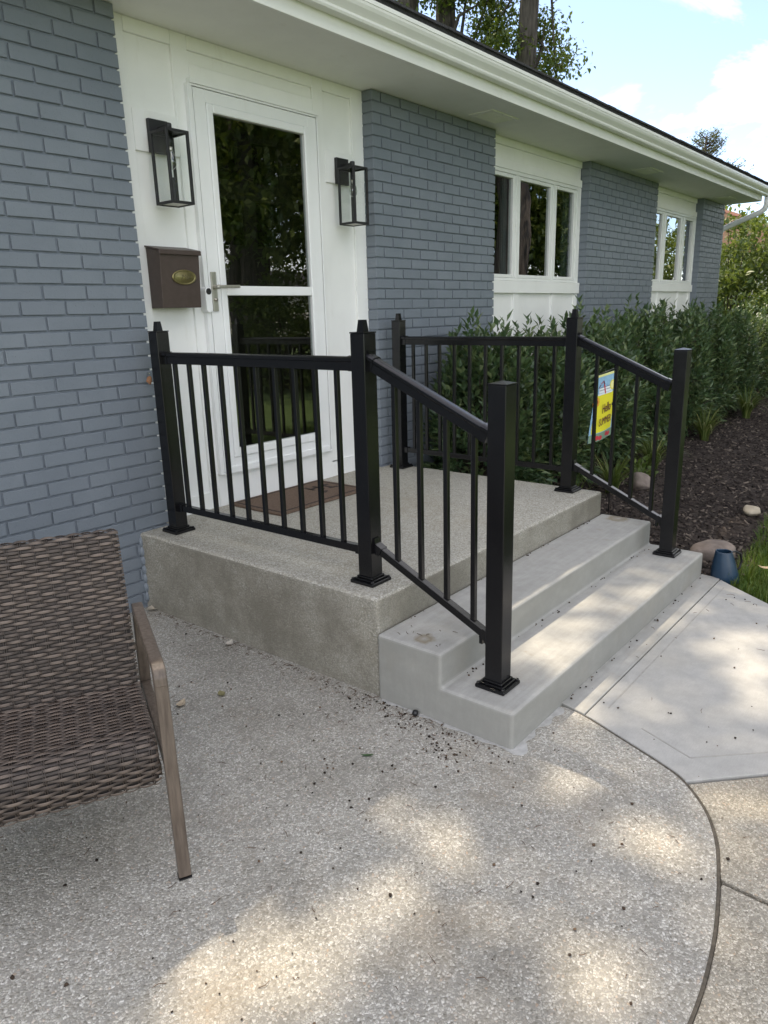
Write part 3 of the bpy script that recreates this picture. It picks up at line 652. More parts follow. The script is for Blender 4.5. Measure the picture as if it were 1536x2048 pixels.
# ================================================================== wall lamps
M_BULB = m_glass('bulb_glass', (.80, .82, .80), 4.0)
def lamp(x, label):
    t = thing('wall_lantern', label, 'lantern', (x, YD-.0, 2.2), 0, 'black lanterns beside the door')
    z = lambda a: a-2.2
    MB().box(-.056, .056, -.022, -.0005, z(2.283), z(2.437)).build('backplate', M_LAMP, t, bevel=.002, seg=1)
    w, d0, d1, zb, zt = .060, -.040, -.165, 2.035, 2.372; k = .0065
    fr_ = MB()
    for sx in (-1, 1):
        for y in (d0, d1): fr_.box(sx*w-k, sx*w+k, y-k, y+k, z(zb), z(zt))
    for zz in (zb+k, zt-k):
        for y in (d0, d1): fr_.box(-w+k, w-k, y-k+.0005, y+k-.0005, z(zz)-k, z(zz)+k)
        for sx in (-1, 1): fr_.box(sx*w-k+.0005, sx*w+k-.0005, d1+k, d0-k, z(zz)-k, z(zz)+k)
    fr_.build('frame', M_LAMP, t, bevel=.001, seg=1)
    MB().box(-w+.006, w-.006, d1+.006, d0-.006, z(zt)-.006, z(zt)+.0015).build('top_plate', M_LAMP, t)
    MB().lathe([(.016, 0), (.016, .03), (.013, .034)], 14, (0, (d0+d1)/2, z(zt)+.002)).build('finial', M_LAMP, t, True)
    MB().bar((0, -.021, z(2.39)), (0, (d0+d1)/2, z(2.39)), .020, .020).build('arm', M_LAMP, t)
    yc = (d0+d1)/2
    for x0, x1, y0, y1 in ((-w+.002, w-.002, d1-.001, d1+.001), (-w+.002, w-.002, d0-.001, d0+.001), (-w-.001, -w+.001, d1+.002, d0-.002), (w-.001, w+.001, d1+.002, d0-.002)):
        MB().box(x0, x1, y0, y1, z(zb)+.013, z(zt)-.013).build('glass_pane', M_LGLASS, t)
    MB().lathe([(.014, 0), (.014, -.06), (.011, -.062)], 14, (0, yc, z(zt)-.008)).build('socket', M_LAMP, t, True)
    b = MB().lathe([(.010, -.07), (.012, -.09), (.022, -.115), (.0255, -.135), (.022, -.155), (.010, -.168), (.002, -.171)], 18, (0, yc, z(zt)-.002)).build('bulb', M_BULB, t, True)
    MB().lathe([(.011, -.062), (.0115, -.085), (.009, -.088)], 14, (0, yc, z(zt)-.003)).build('bulb_base', M_NICKEL, b, True)
    MB().lathe([(.012, 0), (.012, .115), (.009, .118)], 12, (0, yc, z(zb)+.010)).build('candle_sleeve', M_LAMP, t)
    MB().box(-w+.008, w-.008, d1+.008, d0-.008, z(zb)+.004, z(zb)+.0065).build('bottom_plate', M_NICKEL, t)
    return t
lamp(.400, 'black glass lantern on the wall left of the door, above the brown mailbox')
lamp(1.750, 'black glass lantern on the wall right of the door, beside the brick pier')
# ================================================================== mailbox, doorbell
mb = thing('mailbox', 'brown metal wall mailbox with an oval brass plate, left of the door', 'mailbox', (.385, YD, 1.54))
bx = MB().prism([(-.001, 0), (-.100, 0), (-.116, .275), (-.001, .298)], (-.119, .119), 'x').build('box', M_BRONZE, mb, bevel=.003)
ld = MB().prism([(-.001, .306), (-.118, .283), (-.127, .279), (-.127, .258), (-.1185, .258), (-.1185, .2765), (-.001, .2995)], (-.126, .126), 'x').build('lid', M_BRONZE, mb, bevel=.0015, seg=1)
pl = MB(); n = 36
for rr, dy in ((1.0, 0), (1.0, -.004), (.90, -.007), (.84, -.0035), (.80, -.0035), (.5, -.010), (.02, -.012)):
    for j in range(n):
        tt = 2*math.pi*j/n; zz = .150+.037*rr*math.sin(tt); pl.v.append((.018+.074*rr*math.cos(tt), -.1005-.0582*zz+dy-.0008, zz))
for i in range(6):
    for j in range(n): pl.f.append((i*n+j, i*n+(j+1) % n, (i+1)*n+(j+1) % n, (i+1)*n+j))
pl.f.append(tuple(range(6*n, 7*n))); ov = pl.build('oval_plate', M_BRASS, mb, True)
def text_mesh(s, size, name, matl, parent, mtx, shear=0, ext=.0006, spacing=1.0):
    cu = bpy.data.curves.new(name, 'FONT'); cu.body = s; cu.size = size; cu.extrude = ext; cu.shear = shear; cu.space_character = spacing
    cu.align_x = 'CENTER'; cu.align_y = 'CENTER'; cu.resolution_u = 3
    tmp = bpy.data.objects.new(name+'_src', cu); COL.objects.link(tmp)
    dg = bpy.context.evaluated_depsgraph_get(); me = bpy.data.meshes.new_from_object(tmp.evaluated_get(dg))
    bpy.data.objects.remove(tmp); me.materials.clear(); me.materials.append(matl); me.transform(mtx)
    return link(bpy.data.objects.new(name, me), parent)
FRONT = Matrix.Rotation(R_(90), 4, 'X')
text_mesh('Mail', .034, 'lettering', m_noise("dark_brass", (.12, .10, .05), (.18, .15, .08), 30, .5, 0, (1, 1, 1), .5, .6), ov, Matrix.Translation((.020, -.1215, .150)) @ FRONT, .35)
db = thing('doorbell', 'slim white video doorbell with a round black lens beside the door', 'doorbell', (.593, YD, 1.58))
pts = []
for k in range(9): a = math.pi*k/8; pts.append((.0215*math.cos(a), .045+.0215*math.sin(a)))
for k in range(9): a = math.pi+math.pi*k/8; pts.append((.0215*math.cos(a), -.045+.0215*math.sin(a)))
bodyo = MB().prism(pts, (-.055, -.0005), 'y').build('body', M_DOOR, db, bevel=.003); 
lens = MB()
for rr, yy in ((.0165, -.0551), (.0165, -.058), (.012, -.059), (.006, -.058)):
    for j in range(20): lens.v.append((rr*math.cos(j*math.pi/10), yy, .044+rr*math.sin(j*math.pi/10)))
for i in range(3):
    for j in range(20): lens.f.append((i*20+j, i*20+(j+1) % 20, (i+1)*20+(j+1) % 20, (i+1)*20+j))
lens.f.append(tuple(range(60, 80))); lens.build('lens', M_RUBBERB, db, True)
# ================================================================== doormat
dm = thing('doormat', 'brown coir doormat with worn dark print lying at the door', 'doormat', (1.01, -.16, HL))
MB().box(-.375, .375, -.222, .222, .0005, .014).build('mat', M_MAT, dm, bevel=.004)
bdm = MB(); frame_rect(bdm, -.35, .35, -.197, .197, -.338, .338, -.185, .185, .0142, .0155); bdm.v = [(x, z, y) for x, y, z in bdm.v]; bdm.build('border_print', M_MATD, dm)
wp = MB()
for (x, y, l, a_) in [(.14, .07, .10, 1.5), (.17, .06, .09, .2), (.20, .05, .11, 1.45), (.26, .03, .10, 1.6), (.28, .07, .06, .1), (.27, -.02, .07, -.1), (.15, -.06, .05, .5)]:
    wp.bar((x-l/2*math.cos(a_), y-l/2*math.sin(a_), .0146), (x+l/2*math.cos(a_), y+l/2*math.sin(a_), .0146), .022, .0016)
wp.build('worn_print', M_MATD, dm)
# small things on the wall
lf = MB().add([(-.018, 0, -.012), (0, -.006, -.03), (.016, 0, -.014), (.013, -.004, .008), (0, -.012, .016), (-.012, -.003, .010), (0, -.014, -.008)], [(0, 1, 6), (1, 2, 6), (2, 3, 6), (3, 4, 6), (4, 5, 6), (5, 0, 6)]).build('dry_leaf', m_noise("dry_brown_leaf", (.22, .10, .05), (.36, .18, .10), 40, .8, .3)); lf.location = (.148, -.004, 1.195)
tag(lf, 'curled rust-brown dry leaf caught on a nail in the blue-grey brick', 'leaf')
MB().tube([(0, .01, 0), (0, -.012, 0)], .003, 6).build('nail', M_NICKEL, None).location = (.148, 0, 1.222)
tag(bpy.data.objects['nail'], 'small bright nail in a brick joint above the dry brown leaf', 'nail')
ob = MB().box(2.63, 2.72, -.03, .0, .50, .61).build('outlet_cover', M_SIDING, bevel=.008); tag(ob, 'beige outlet cover low on the brick pier behind the railing', 'outlet cover')
#PART2
# ================================================================== wicker chair
CH = thing('wicker_chair', 'brown wicker patio armchair with wood-look metal arms, standing against the brick wall', 'chair', (-1.066, -1.797, 0), math.atan2(-.435, .9))
M_WICK, _t, _b = mat("brown_resin_wicker", rough=.42, spec=.45)
_a = _t.nodes.new("ShaderNodeAttribute"); _a.attribute_name = 'rnd'
_p = coord(_t); _n = noise(_t, scalev(_t, _p, (9, 60, 60)), 3, 3)
_c = ramp(_t, math_(_t, 'ADD', math_(_t, 'MULTIPLY', _a.outputs['Fac'], .5), math_(_t, 'MULTIPLY', _n, .5)), [(.2, (.030, .022, .018)), (.5, (.074, .055, .044)), (.8, (.160, .122, .098))])
_t.links.new(_c, _b.inputs['Base Color'])
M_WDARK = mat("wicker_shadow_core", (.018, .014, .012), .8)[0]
XR, XL = -.026, -.634          # wicker panel edges (local x)
def interp_path(P, step):
    P = np.array(P, float); d = np.r_[0, np.cumsum(np.linalg.norm(np.diff(P, axis=0), axis=1))]
    s = np.arange(0, d[-1]+1e-6, step); q = np.stack([np.interp(s, d, P[:, k]) for k in range(2)], 1)
    tg = np.gradient(q, axis=0); tg /= np.linalg.norm(tg, axis=1)[:, None]
    return s, q, tg
def cr_path(P, k=10):
    return smooth_curve([tuple(map(float, p)) for p in P], k)
def weave(par, path, step, nsign, warp, amp, shift, bow=0.0):
    """rows of three-strand bands across x, weaving over and under warp pairs; path in local (y,z)"""
    s, q, tg = interp_path(cr_path(path), step)
    nrm = np.stack([-tg[:, 1], tg[:, 0]], 1)*nsign
    nx = 150; xs = np.linspace(XL, XR, nx); u = (xs-XL)/(XR-XL)
    cs = np.array([(-.49, -.35), (-.40, .55), (-.27, .75), (-.17, .35), (-.08, .75), (.08, .9), (.17, .35), (.27, .75), (.40, .55), (.49, -.35)])
    for i in range(1, len(s)):
        ph = shift(i, s[i]/s[-1]); per, am, wd = amp(i, s[i]/s[-1])
        w = np.cos(2*math.pi*(xs-XL)/per+ph); d = am*np.sign(w)*np.abs(w)**.75
        wid = step*(wd+.13*np.maximum(w, 0))
        jit = rng.normal(0, .0004); dip = -.006*(np.clip((.03-np.minimum(u, 1-u))/.03, 0, 1))**2
        rows = []
        for c, hgt in cs:
            off = d+.0022*hgt*(1-.35*np.maximum(w, 0))+dip+jit+bow*(u*(1-u))*4
            along = c*wid*1.06
            rows.append(np.stack([xs, q[i, 0]+tg[i, 0]*along+nrm[i, 0]*off, q[i, 1]+tg[i, 1]*along+nrm[i, 1]*off], 1))
        V = np.concatenate(rows); m_ = len(cs); ii = np.arange(m_*nx).reshape(m_, nx)
        F = np.stack([ii[:-1, :-1], ii[1:, :-1], ii[1:, 1:], ii[:-1, 1:]], -1).reshape(-1, 4)
        rn = np.clip(.42+.28*np.cos(2*math.pi*(xs-XL)/(per*3.1)+i*2.4+rng.random()*2)+rng.normal(0, .14)+.33*w, 0, 1)  # dips tinted darker, crests lighter: weave shading put into the strand colour
        npmesh('wicker_strand', V, F, M_WICK, par, True, np.tile(rn, m_))
    # warp pairs
    wm = MB()
    ps = cr_path(path, 6)
    x = XL+.004
    while x < XR:
        for dx in (-.0026, .0026): wm.tube([(x+dx, y, z) for y, z in ps], .0019, 5, False)
        x += warp
    tag(wm.build('warp_pairs', M_WICK, par, True), kind='stuff')
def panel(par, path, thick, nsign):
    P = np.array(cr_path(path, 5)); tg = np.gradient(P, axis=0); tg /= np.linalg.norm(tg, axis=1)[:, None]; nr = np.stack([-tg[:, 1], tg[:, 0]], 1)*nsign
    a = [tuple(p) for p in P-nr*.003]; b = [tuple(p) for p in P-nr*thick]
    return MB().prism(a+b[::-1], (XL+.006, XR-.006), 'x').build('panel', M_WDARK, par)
back = MB().box(XL+.02, XR-.02, .50, .52, .5, .52).build('backrest', M_WDARK, CH)
BP = [(.405, .375), (.425, .47), (.462, .60), (.503, .73), (.545, .850), (.562, .858), (.572, .845)]
panel(back, BP[:5], .022, 1)
weave(back, BP, .0102, 1, .0365, lambda i, f: (.073, .0042, .74), lambda i, f: i*(math.pi+.30))
seat = MB().box(XL+.02, XR-.02, .2, .3, .33, .35).build('seat', M_WDARK, CH)
SP = [(.415, .405), (.30, .402), (.18, .413), (.10, .420), (.066, .410), (.046, .385), (.040, .340), (.046, .290), (.062, .278)]
panel(seat, SP[:8], .05, -1)
weave(seat, SP, .0105, -1, .0365, lambda i, f: (.073, .0020+.002*min(1, max(0, (f-.6)*4)), .70), lambda i, f: i*(math.pi+(.0 if f < .6 else .30)))
def side_frame(x0, x1, nm):
    a = MB().bar(((x0+x1)/2, .012, 0.006), ((x0+x1)/2, .052, .585), x1-x0, .030, (0, 1, 0)).build('leg', M_FRAME, CH, bevel=.003)
    b = MB(); w = (x1-x0)/2
    P = [(.034, .565), (.037, .590), (.046, .610), (.066, .620), (.515, .628), (.515, .604), (.085, .596), (.072, .588), (.066, .565)]
    b.prism(P, (x0+.0003, x1-.0003), 'x'); b.build('armrest', M_FRAME, CH, bevel=.004, seg=3)
    MB().bar(((x0+x1)/2, .50, .60), ((x0+x1)/2, .62, .006), x1-x0, .030, (0, 1, 0)).build('leg', M_FRAME, CH, bevel=.003)
    MB().box(x0+.002, x1-.002, .03, .56, .315, .345).build('side_rail', M_FRAME, CH, bevel=.003)
    for yy, zz in ((-.001, 0), (.60, 0)): MB().box(x0-.0006, x1+.0006, yy-.003, yy+.029, 0, .0045).build('foot_cap', M_RUBBERB, CH)
side_frame(-.017, .017, 'r'); side_frame(-.678, -.641, 'l')
MB().box(-.640, -.020, .08, .11, .285, .315).box(-.640, -.020, .40, .43, .285, .315).build('cross_rail', M_FRAME, CH)
MB().bar((-.64, .475, .50), (-.02, .475, .50), .02, .02).build('back_rail', M_FRAME, CH)

# ================================================================== leaves and plants
def unit(v): return v/np.maximum(np.linalg.norm(v, axis=-1, keepdims=True), 1e-6)
def leafmesh(name, Cn, D, Ln, Wd, matl, parent, fold=.25, droop=.15, rnd=None):
    """pointed leaves: base at Cn, along D"""
    n = len(Cn); up = np.tile([0, 0, 1.0], (n, 1))+rng.normal(0, .35, (n, 3))
    S = unit(np.cross(D, up)); U = np.cross(S, D); Ln = Ln[:, None]; Wd = Wd[:, None]
    mid = Cn+D*Ln*.45-U*Ln*.02; tip = Cn+D*Ln-U*Ln*droop
    l = Cn+D*Ln*.42+S*Wd*.5+U*Wd*fold; r = Cn+D*Ln*.42-S*Wd*.5+U*Wd*fold
    V = np.stack([Cn, l, mid, r, tip], 1).reshape(-1, 3); b = np.arange(n)[:, None]*5
    F = np.concatenate([b+np.array([[0, 2, 1]]), b+np.array([[0, 3, 2]]), b+np.array([[1, 2, 4]]), b+np.array([[2, 3, 4]])])
    r_ = rng.random(n) if rnd is None else rnd
    return npmesh(name, V, F, matl, parent, False, np.repeat(r_, 5))
M_HEDGE = m_leaf("hedge_leaf", (.036, .078, .036), (.090, .150, .068), (.190, .240, .110), .22, .40, .6)
M_TREE = m_leaf("tree_leaf", (.022, .042, .012), (.055, .095, .022), (.11, .15, .04), .35, .45, .4)
M_BUSH = m_leaf("bush_leaf", (.045, .085, .020), (.10, .15, .040), (.20, .24, .07), .32, .42, .4)
M_FARTREE = m_leaf("far_tree_leaf", (.035, .05, .025), (.06, .075, .04), (.09, .10, .06), .25, .6, .3)
M_STEM = m_noise("woody_stem", (.05, .04, .03), (.10, .08, .06), 20, .8, .2)
M_DAY = m_leaf("strap_leaf", (.05, .085, .018), (.10, .14, .035), (.24, .24, .09), .25, .45, .4)
def shrub(x, y, h, rx, ry, label, nsh=480):
    t = thing('shrub', label, 'shrub', (x, y, -.02), 0, 'evergreen shrubs along the house wall')
    th = rng.random(nsh)*6.283; el = np.arcsin(.02+.98*rng.random(nsh)**.85)
    rr = .86+.2*rng.random(nsh)
    E = np.stack([np.cos(th)*np.cos(el)**.6*rx*rr, np.sin(th)*np.cos(el)**.6*ry*rr, .16+(h-.16)*np.sin(el)*(.86+.20*rng.random(nsh)**3)], 1)
    E[:, 2] += .06*np.sin(E[:, 0]*9+x)*1
    B = np.stack([E[:, 0]*.15, E[:, 1]*.15, np.full(nsh, .02)], 1)
    Dn = unit(E-B*np.array([1, 1, 0])-np.array([0, 0, .28])*1.0); Dn[:, 2] += .22; Dn = unit(Dn)
    nl = 15; Cn = []; DD = []
    for k in range(nl):
        f = k/(nl-1); az = k*2.4+rng.random(nsh)*.8; a = unit(np.cross(Dn, np.array([.3, .2, 1.0]))); b = np.cross(Dn, a)
        rad = a*np.cos(az)[:, None]+b*np.sin(az)[:, None]; spread = (1.15-.75*f)
        Cn.append(E-Dn*(.24*(1-f))[..., None] if np.ndim(f) else E-Dn*.24*(1-f)); DD.append(unit(Dn*(.45+.7*f)+rad*spread+np.array([0, 0, -.12])))
    Cn = np.concatenate(Cn)+rng.normal(0, .008, (nl*nsh, 3)); DD = np.concatenate(DD)
    n_ = len(Cn)
    # inner filler
    ni_ = 900; q = rng.normal(0, 1, (ni_, 3)); q = unit(q)*(rng.random(ni_)**.4)[:, None]*.82; q[:, 2] = np.abs(q[:, 2])
    Ci = q*np.array([rx, ry, h]); Di = unit(q+rng.normal(0, .5, (ni_, 3)))
    Cn = np.concatenate([Cn, Ci]); DD = np.concatenate([DD, Di]); n_ = len(Cn)
    keep = (Cn[:, 1]+y < -.02) & (Cn[:, 2] > .03) & ~((Cn[:, 0]+x < 2.16) & (Cn[:, 1]+y > -1.7))
    Cn, DD = Cn[keep], DD[keep]; n_ = len(Cn)
    tag(leafmesh('foliage', Cn, DD, .055+.045*rng.random(n_), .024+.015*rng.random(n_), M_HEDGE, t, rnd=rng.random(n_)**1.5), kind='stuff')
    st = MB()
    for i in range(0, nsh, 6): st.tube([B[i]*2, B[i]+(E[i]-B[i])*.5+np.array([0, 0, .05]), E[i]-Dn[i]*.05], [.008, .006, .003], 5, False)
    st.build('stems', M_STEM, t, True)
    return t
HS = [(2.72, -.42, 1.40, .50, .42, 'small dark green shrub behind the right railing, nearest the landing'),
      (3.45, -.46, 1.40, .62, .46, 'dark green shrub behind the garden flag, under the first window'),
      (4.45, -.46, 1.48, .68, .48, 'tall dark green shrub below the right half of the first window'),
      (5.55, -.46, 1.54, .72, .46, 'broad dark green shrub at the near end of the middle brick pier'),
      (6.70, -.44, 1.53, .75, .44, 'broad dark green shrub against the middle of the middle brick pier'),
      (7.95, -.40, 1.52, .80, .42, 'dark green shrub under the second window'),
      (9.25, -.36, 1.48, .85, .42, 'dark green shrub in front of the far brick pier'),
      (10.75, -.30, 1.42, .90, .50, 'farthest dark green shrub, past the house corner')]
for a in HS: shrub(*a)
def clump(x, y, n, ln, label, w=.012):
    t = thing('grass_clump', label, 'plant', (x, y, -.01), 0, 'strap-leaved clumps edging the mulch bed')
    a = rng.random(n)*6.283
    C0 = np.stack([.05*np.cos(a)*rng.random(n), .05*np.sin(a)*rng.random(n), np.zeros(n)], 1)
    strips(C0, np.stack([np.cos(a), np.sin(a)], 1), ln*(.55+.45*rng.random(n)), w*(.7+.5*rng.random(n)), .45+.85*rng.random(n), 7, M_DAY, 'blades', t, rng.random(n)**1.6)
clump(3.72, -1.02, 90, .55, 'arching strap-leaved plant just right of the garden flag')
clump(4.75, -.98, 110, .55, 'strap-leaved plant behind the lower right railing post')
clump(6.55, -.92, 130, .62, 'arching strap-leaved plant beyond the lower right railing post')
clump(8.6, -.86, 140, .7, 'bright strap-leaved plant at the right edge of the bed')
clump(3.05, -.98, 26, .42, 'sparse tan-tipped strap-leaved tuft below the garden flag', .009)
wd = thing('weed', 'small broad-leaved green weed behind the round stone in the bed', 'plant', (4.35, -1.02, -.01))
n_ = 110; q = unit(rng.normal(0, 1, (n_, 3))); q[:, 2] = abs(q[:, 2]); leafmesh('leaves', q*np.array([.12, .12, .2])*rng.random((n_, 1)), unit(q+[0, 0, .3]), .05+.04*rng.random(n_), .03+.02*rng.random(n_), M_BUSH, wd)
# ================================================================== rocks, watering can, flag
def rock(x, y, z, sx, sy, sz, rz, label, m_=None, seed=0):
    bm = bmesh.new(); bmesh.ops.create_icosphere(bm, subdivisions=3, radius=1)
    r = np.random.default_rng(seed); A = r.normal(0, 1, (9, 3)); A /= np.linalg.norm(A, axis=1)[:, None]; dd = .62+.3*r.random(9)
    for v in bm.verts:
        p = np.array(v.co); s = 1.0
        for a, d in zip(A, dd):
            k = p@a
            if k > d: s = min(s, d/k*.85+.15)
        v.co = v.co*s*(1+.03*math.sin(v.co.x*9+seed)*math.sin(v.co.y*7)); v.co.x *= sx; v.co.y *= sy; v.co.z *= sz
    me = bpy.data.meshes.new('rock'); bm.to_mesh(me); bm.free(); me.polygons.foreach_set('use_smooth', [True]*len(me.polygons)); me.materials.append(m_ or M_ROCK)
    o = link(bpy.data.objects.new('rock', me)); o.location = (x, y, z); o.rotation_euler = (.1, .06, rz)
    return tag(o, label, 'rock', 'stones in the mulch bed')
rock(2.56, -2.15, .005, .185, .115, .085, -.35, 'large pinkish stone behind the navy watering can', seed=3)
rock(4.02, -1.14, .045, .15, .11, .085, .3, 'rounded dark grey-brown stone seen between the right balusters', seed=5)
rock(3.72, -2.10, .01, .10, .07, .045, .2, 'pale tan stone lying on the mulch at the right edge', M_ROCKL, 8)
rock(5.2, -1.95, .0, .09, .07, .06, .9, 'small grey stone at the far right of the mulch', seed=11)
wc = thing('watering_can', 'navy blue plastic watering can standing beside the bottom step', 'watering can', (2.20, -2.315, -.03), R_(-38)); wc.scale = (.9, .9, .92)
cb_ = MB().lathe([(.070, 0), (.083, .006), (.085, .02), (.080, .06), (.066, .13), (.049, .195), (.048, .200), (.044, .200), (.045, .19), (.062, .10)], 28)
cb_.v = [(a-.14*c, b, c) for a, b, c in cb_.v]; cb_.build('body', M_CAN, wc, True)
MB().tube([(.018, 0, .188), (.055, 0, .190), (.095, 0, .170), (.108, 0, .125), (.098, 0, .080), (.068, 0, .055)], .0065, 10).build('handle', M_RUBBERB, wc, True)
MB().tube([(-.07, .01, .022), (-.10, .02, .022), (-.13, .03, .026), (-.15, .035, .030)], [.013, .011, .009, .008], 10).build('spout', M_CAN, wc, True)
fl = thing('garden_flag', 'small yellow and blue summer garden flag hanging on a black stake', 'garden flag', (2.75, -1.25, 0), R_(-3))
stk = MB().tube([(.315, 0, -.08), (.315, 0, 1.085)], .004, 8); stk.tube([(.33, 0, 1.076), (.10, 0, 1.050), (-.01, 0, 1.038)], .0035, 8); stk.tube([(.315, 0, 1.06), (.36, 0, 1.085), (.375, 0, 1.095)], .003, 6)
stk.build('stake', M_RUBBERB, fl, True)
def flagpt(u, v, off=0.0):    # u 0..1 across, v 0..1 down
    x = .305*u+.0; z = 1.035-.457*v+.022*u
    return (x-.05*max(0, v-.55)*(1-u), .012*math.sin(u*5+v*3)*v+.03*max(0, v-.4)*(1-u)**2-off, z)
def fpoly(pts, c, off, name, rough=.8):
    key = 'flag_ink_%d_%d_%d' % tuple(int(255*x) for x in c)
    M = bpy.data.materials.get(key) or m_noise(key, tuple(x*.92 for x in c), c, 60, rough, .1)
    vs = [flagpt(u, v, off) for u, v in pts]
    return MB().add(vs, [tuple(range(len(vs)))]).build(name, M, fl)
nu, nv = 12, 18; cl = MB()
for i in range(nu+1):
    for j in range(nv+1): cl.v.append(flagpt(i/nu, j/nv))
for i in range(nu):
    for j in range(nv): a = i*(nv+1)+j; cl.f.append((a, a+nv+1, a+nv+2, a+1))
for i in range(nu+1):
    for j in range(nv+1): p = flagpt(i/nu, j/nv); cl.v.append((p[0], p[1]+.0012, p[2]))
o2 = (nu+1)*(nv+1)
for i in range(nu):
    for j in range(nv): a = o2+i*(nv+1)+j; cl.f.append((a, a+1, a+nv+2, a+nv+1))
cl.build('cloth', m_noise("flag_blue_cloth", (.22, .42, .62), (.32, .54, .72), 40, .85, .15), fl, True)
def ellip(cu, cv, ru, rv, k=18, a0=0, a1=6.2832): return [(cu+ru*math.cos(a0+(a1-a0)*i/k), cv+rv*math.sin(a0+(a1-a0)*i/k)) for i in range(k)]
def gridquad(u0, u1, v0, v1, c, off, name, k=6):
    key = 'flag_ink_%d_%d_%d' % tuple(int(255*x) for x in c); M = bpy.data.materials.get(key) or m_noise(key, tuple(x*.92 for x in c), c, 60, .8, .1)
    g = MB()
    for i in range(k+1):
        for j in range(k+1): g.v.append(flagpt(u0+(u1-u0)*i/k, v0+(v1-v0)*j/k, off))
    for i in range(k):
        for j in range(k): a = i*(k+1)+j; g.f.append((a, a+k+1, a+k+2, a+1))
    return g.build(name, M, fl)
YEL = (.80, .72, .05)
gridquad(0, 1, 0, .035, (.85, .82, .35), .0012, 'top_hem')
gridquad(.06, .94, .30, .87, YEL, .0012, 'lemonade_print'); gridquad(.0, 1, .88, 1.0, (.20, .30, .22), .0012, 'grass_print')
gridquad(.20, .86, .285, .31, (.75, .82, .86), .0016, 'jar_print'); gridquad(.24, .84, .20, .28, (.80, .85, .88), .0014, 'jar_print'); gridquad(.26, .82, .195, .203, (.08, .10, .16), .002, 'jar_print'); gridquad(.26, .82, .235, .242, (.08, .10, .16), .002, 'jar_print')
for k, (a, b, c, d) in enumerate([(.44, .16, .50, .30), (.40, .10, .45, .16), (.28, .14, .40, .11), (.18, .20, .28, .15)]):
    fpoly([(a, b), (a+.05, b), (c+.05, d), (c, d)], (.55, .06, .08) if k % 2 == 0 else (.12, .05, .10), .0022, 'straw_print')
fpoly(ellip(.85, .20, .13, .075), (.85, .75, .12), .0024, 'lemon_print'); fpoly(ellip(.85, .20, .09, .052), (.92, .86, .40), .0027, 'lemon_print')
for k in range(10):
    a = k*.628; fpoly(ellip(.12+.11*math.cos(a), .40+.055*math.sin(a), .055, .030), (.80, .38, .06), .0020+.0001*k, 'sunflower_print')
fpoly(ellip(.12, .40, .085, .045), (.30, .06, .03), .0034, 'sunflower_print')
for (u, v) in [(.25, .945), (.38, .955), (.68, .93), (.82, .945)]: fpoly(ellip(u, v, .075, .035), (.60, .05, .07), .0024, 'red_flower_print')
fpoly(ellip(.90, .50, .05, .025), (.03, .03, .04), .0026, 'bee_print'); fpoly(ellip(.96, .54, .06, .02), (.80, .80, .82), .0028, 'bee_print')
M_INK = mat("flag_maroon_ink", (.11, .012, .03), .8)[0]
def flag_text(s, size, u, v, rot):
    mtx = Matrix.Translation((.305*u, -.006-.008*v, 1.035+.022*u-.457*v)) @ FRONT @ Matrix.Rotation(rot, 4, 'Z') @ Matrix.Diagonal((.95, 1.45, 1, 1))
    text_mesh(s, size, 'lettering', M_INK, fl, mtx, .22, .0005)
flag_text('Hello', .062, .56, .52, .16); flag_text('SUMMER', .050, .50, .71, .14)

# ================================================================== trees
def tree(name, label, x, y, h, r, blobs, matl, limbs, lean=(0, 0), leaf=.13, group=None, per=36, sig=.42, cat='tree', trunk_top=None):
    t = thing(name, label, cat, (x, y, -.05), 0, group)
    tp = MB(); k = 9; tt = trunk_top or h*.62
    for _ in (0,):
        pts = [(lean[0]*(i/k)**1.3+.12*r*math.sin(i*1.7), lean[1]*(i/k)**1.3+.12*r*math.cos(i*1.3), tt*i/k) for i in range(k+1)]
        rad = [r*(1.35 if i == 0 else 1.08-.55*i/k) for i in range(k+1)]
    n = 18; tp.tube(pts, rad, n)
    tp.v = [(a[0]+.03*r*math.sin(i*2.7), a[1]+.03*r*math.cos(i*1.9), a[2]) for i, a in enumerate(tp.v)]
    tp.build('trunk', M_BARK, t, True)
    lb = MB(); top = Vector(pts[-1])
    for (bx_, by_, bz_, rr) in limbs:
        s = Vector(pts[random.randint(max(2, k-4), k)]); e = Vector((bx_, by_, bz_)); mdp = s.lerp(e, .5)+Vector((random.uniform(-.3, .3), random.uniform(-.3, .3), .4))
        lb.tube([s, s.lerp(mdp, .5)+Vector((0, 0, .1)), mdp, e], [rr, rr*.75, rr*.55, rr*.2], 8, False)
    if limbs: lb.build('limbs', M_BARK, t, True)
    if blobs:
        C = []; D = []
        for (cx, cy, cz, rx, ry, rz, nc) in blobs:
            q = unit(rng.normal(0, 1, (nc, 3)))*(.45+.6*rng.random((nc, 1))**.6); cc = q*np.array([rx, ry, rz])+np.array([cx, cy, cz])
            c = np.repeat(cc, per, 0)+rng.normal(0, sig, (nc*per, 3))*np.array([1, 1, .6]); C.append(c); D.append(unit(rng.normal(0, 1, (nc*per, 3))+np.array([0, 0, -.35])))
        C = np.concatenate(C); D = np.concatenate(D); m_ = len(C)
        tag(leafmesh('crown', C, D, leaf*(.7+.6*rng.random(m_)), leaf*.55*(.7+.6*rng.random(m_)), matl, t, .12, .1, rng.random(m_)), kind='stuff')
    return t
def at(az, dist): a = R_(az); return CAM.x+dist*math.cos(a), CAM.y+dist*math.sin(a)
def rel(az, el, dist, base): x, y = at(az, dist); return x-base[0], y-base[1], CAM.z+dist*math.tan(R_(el))+.05
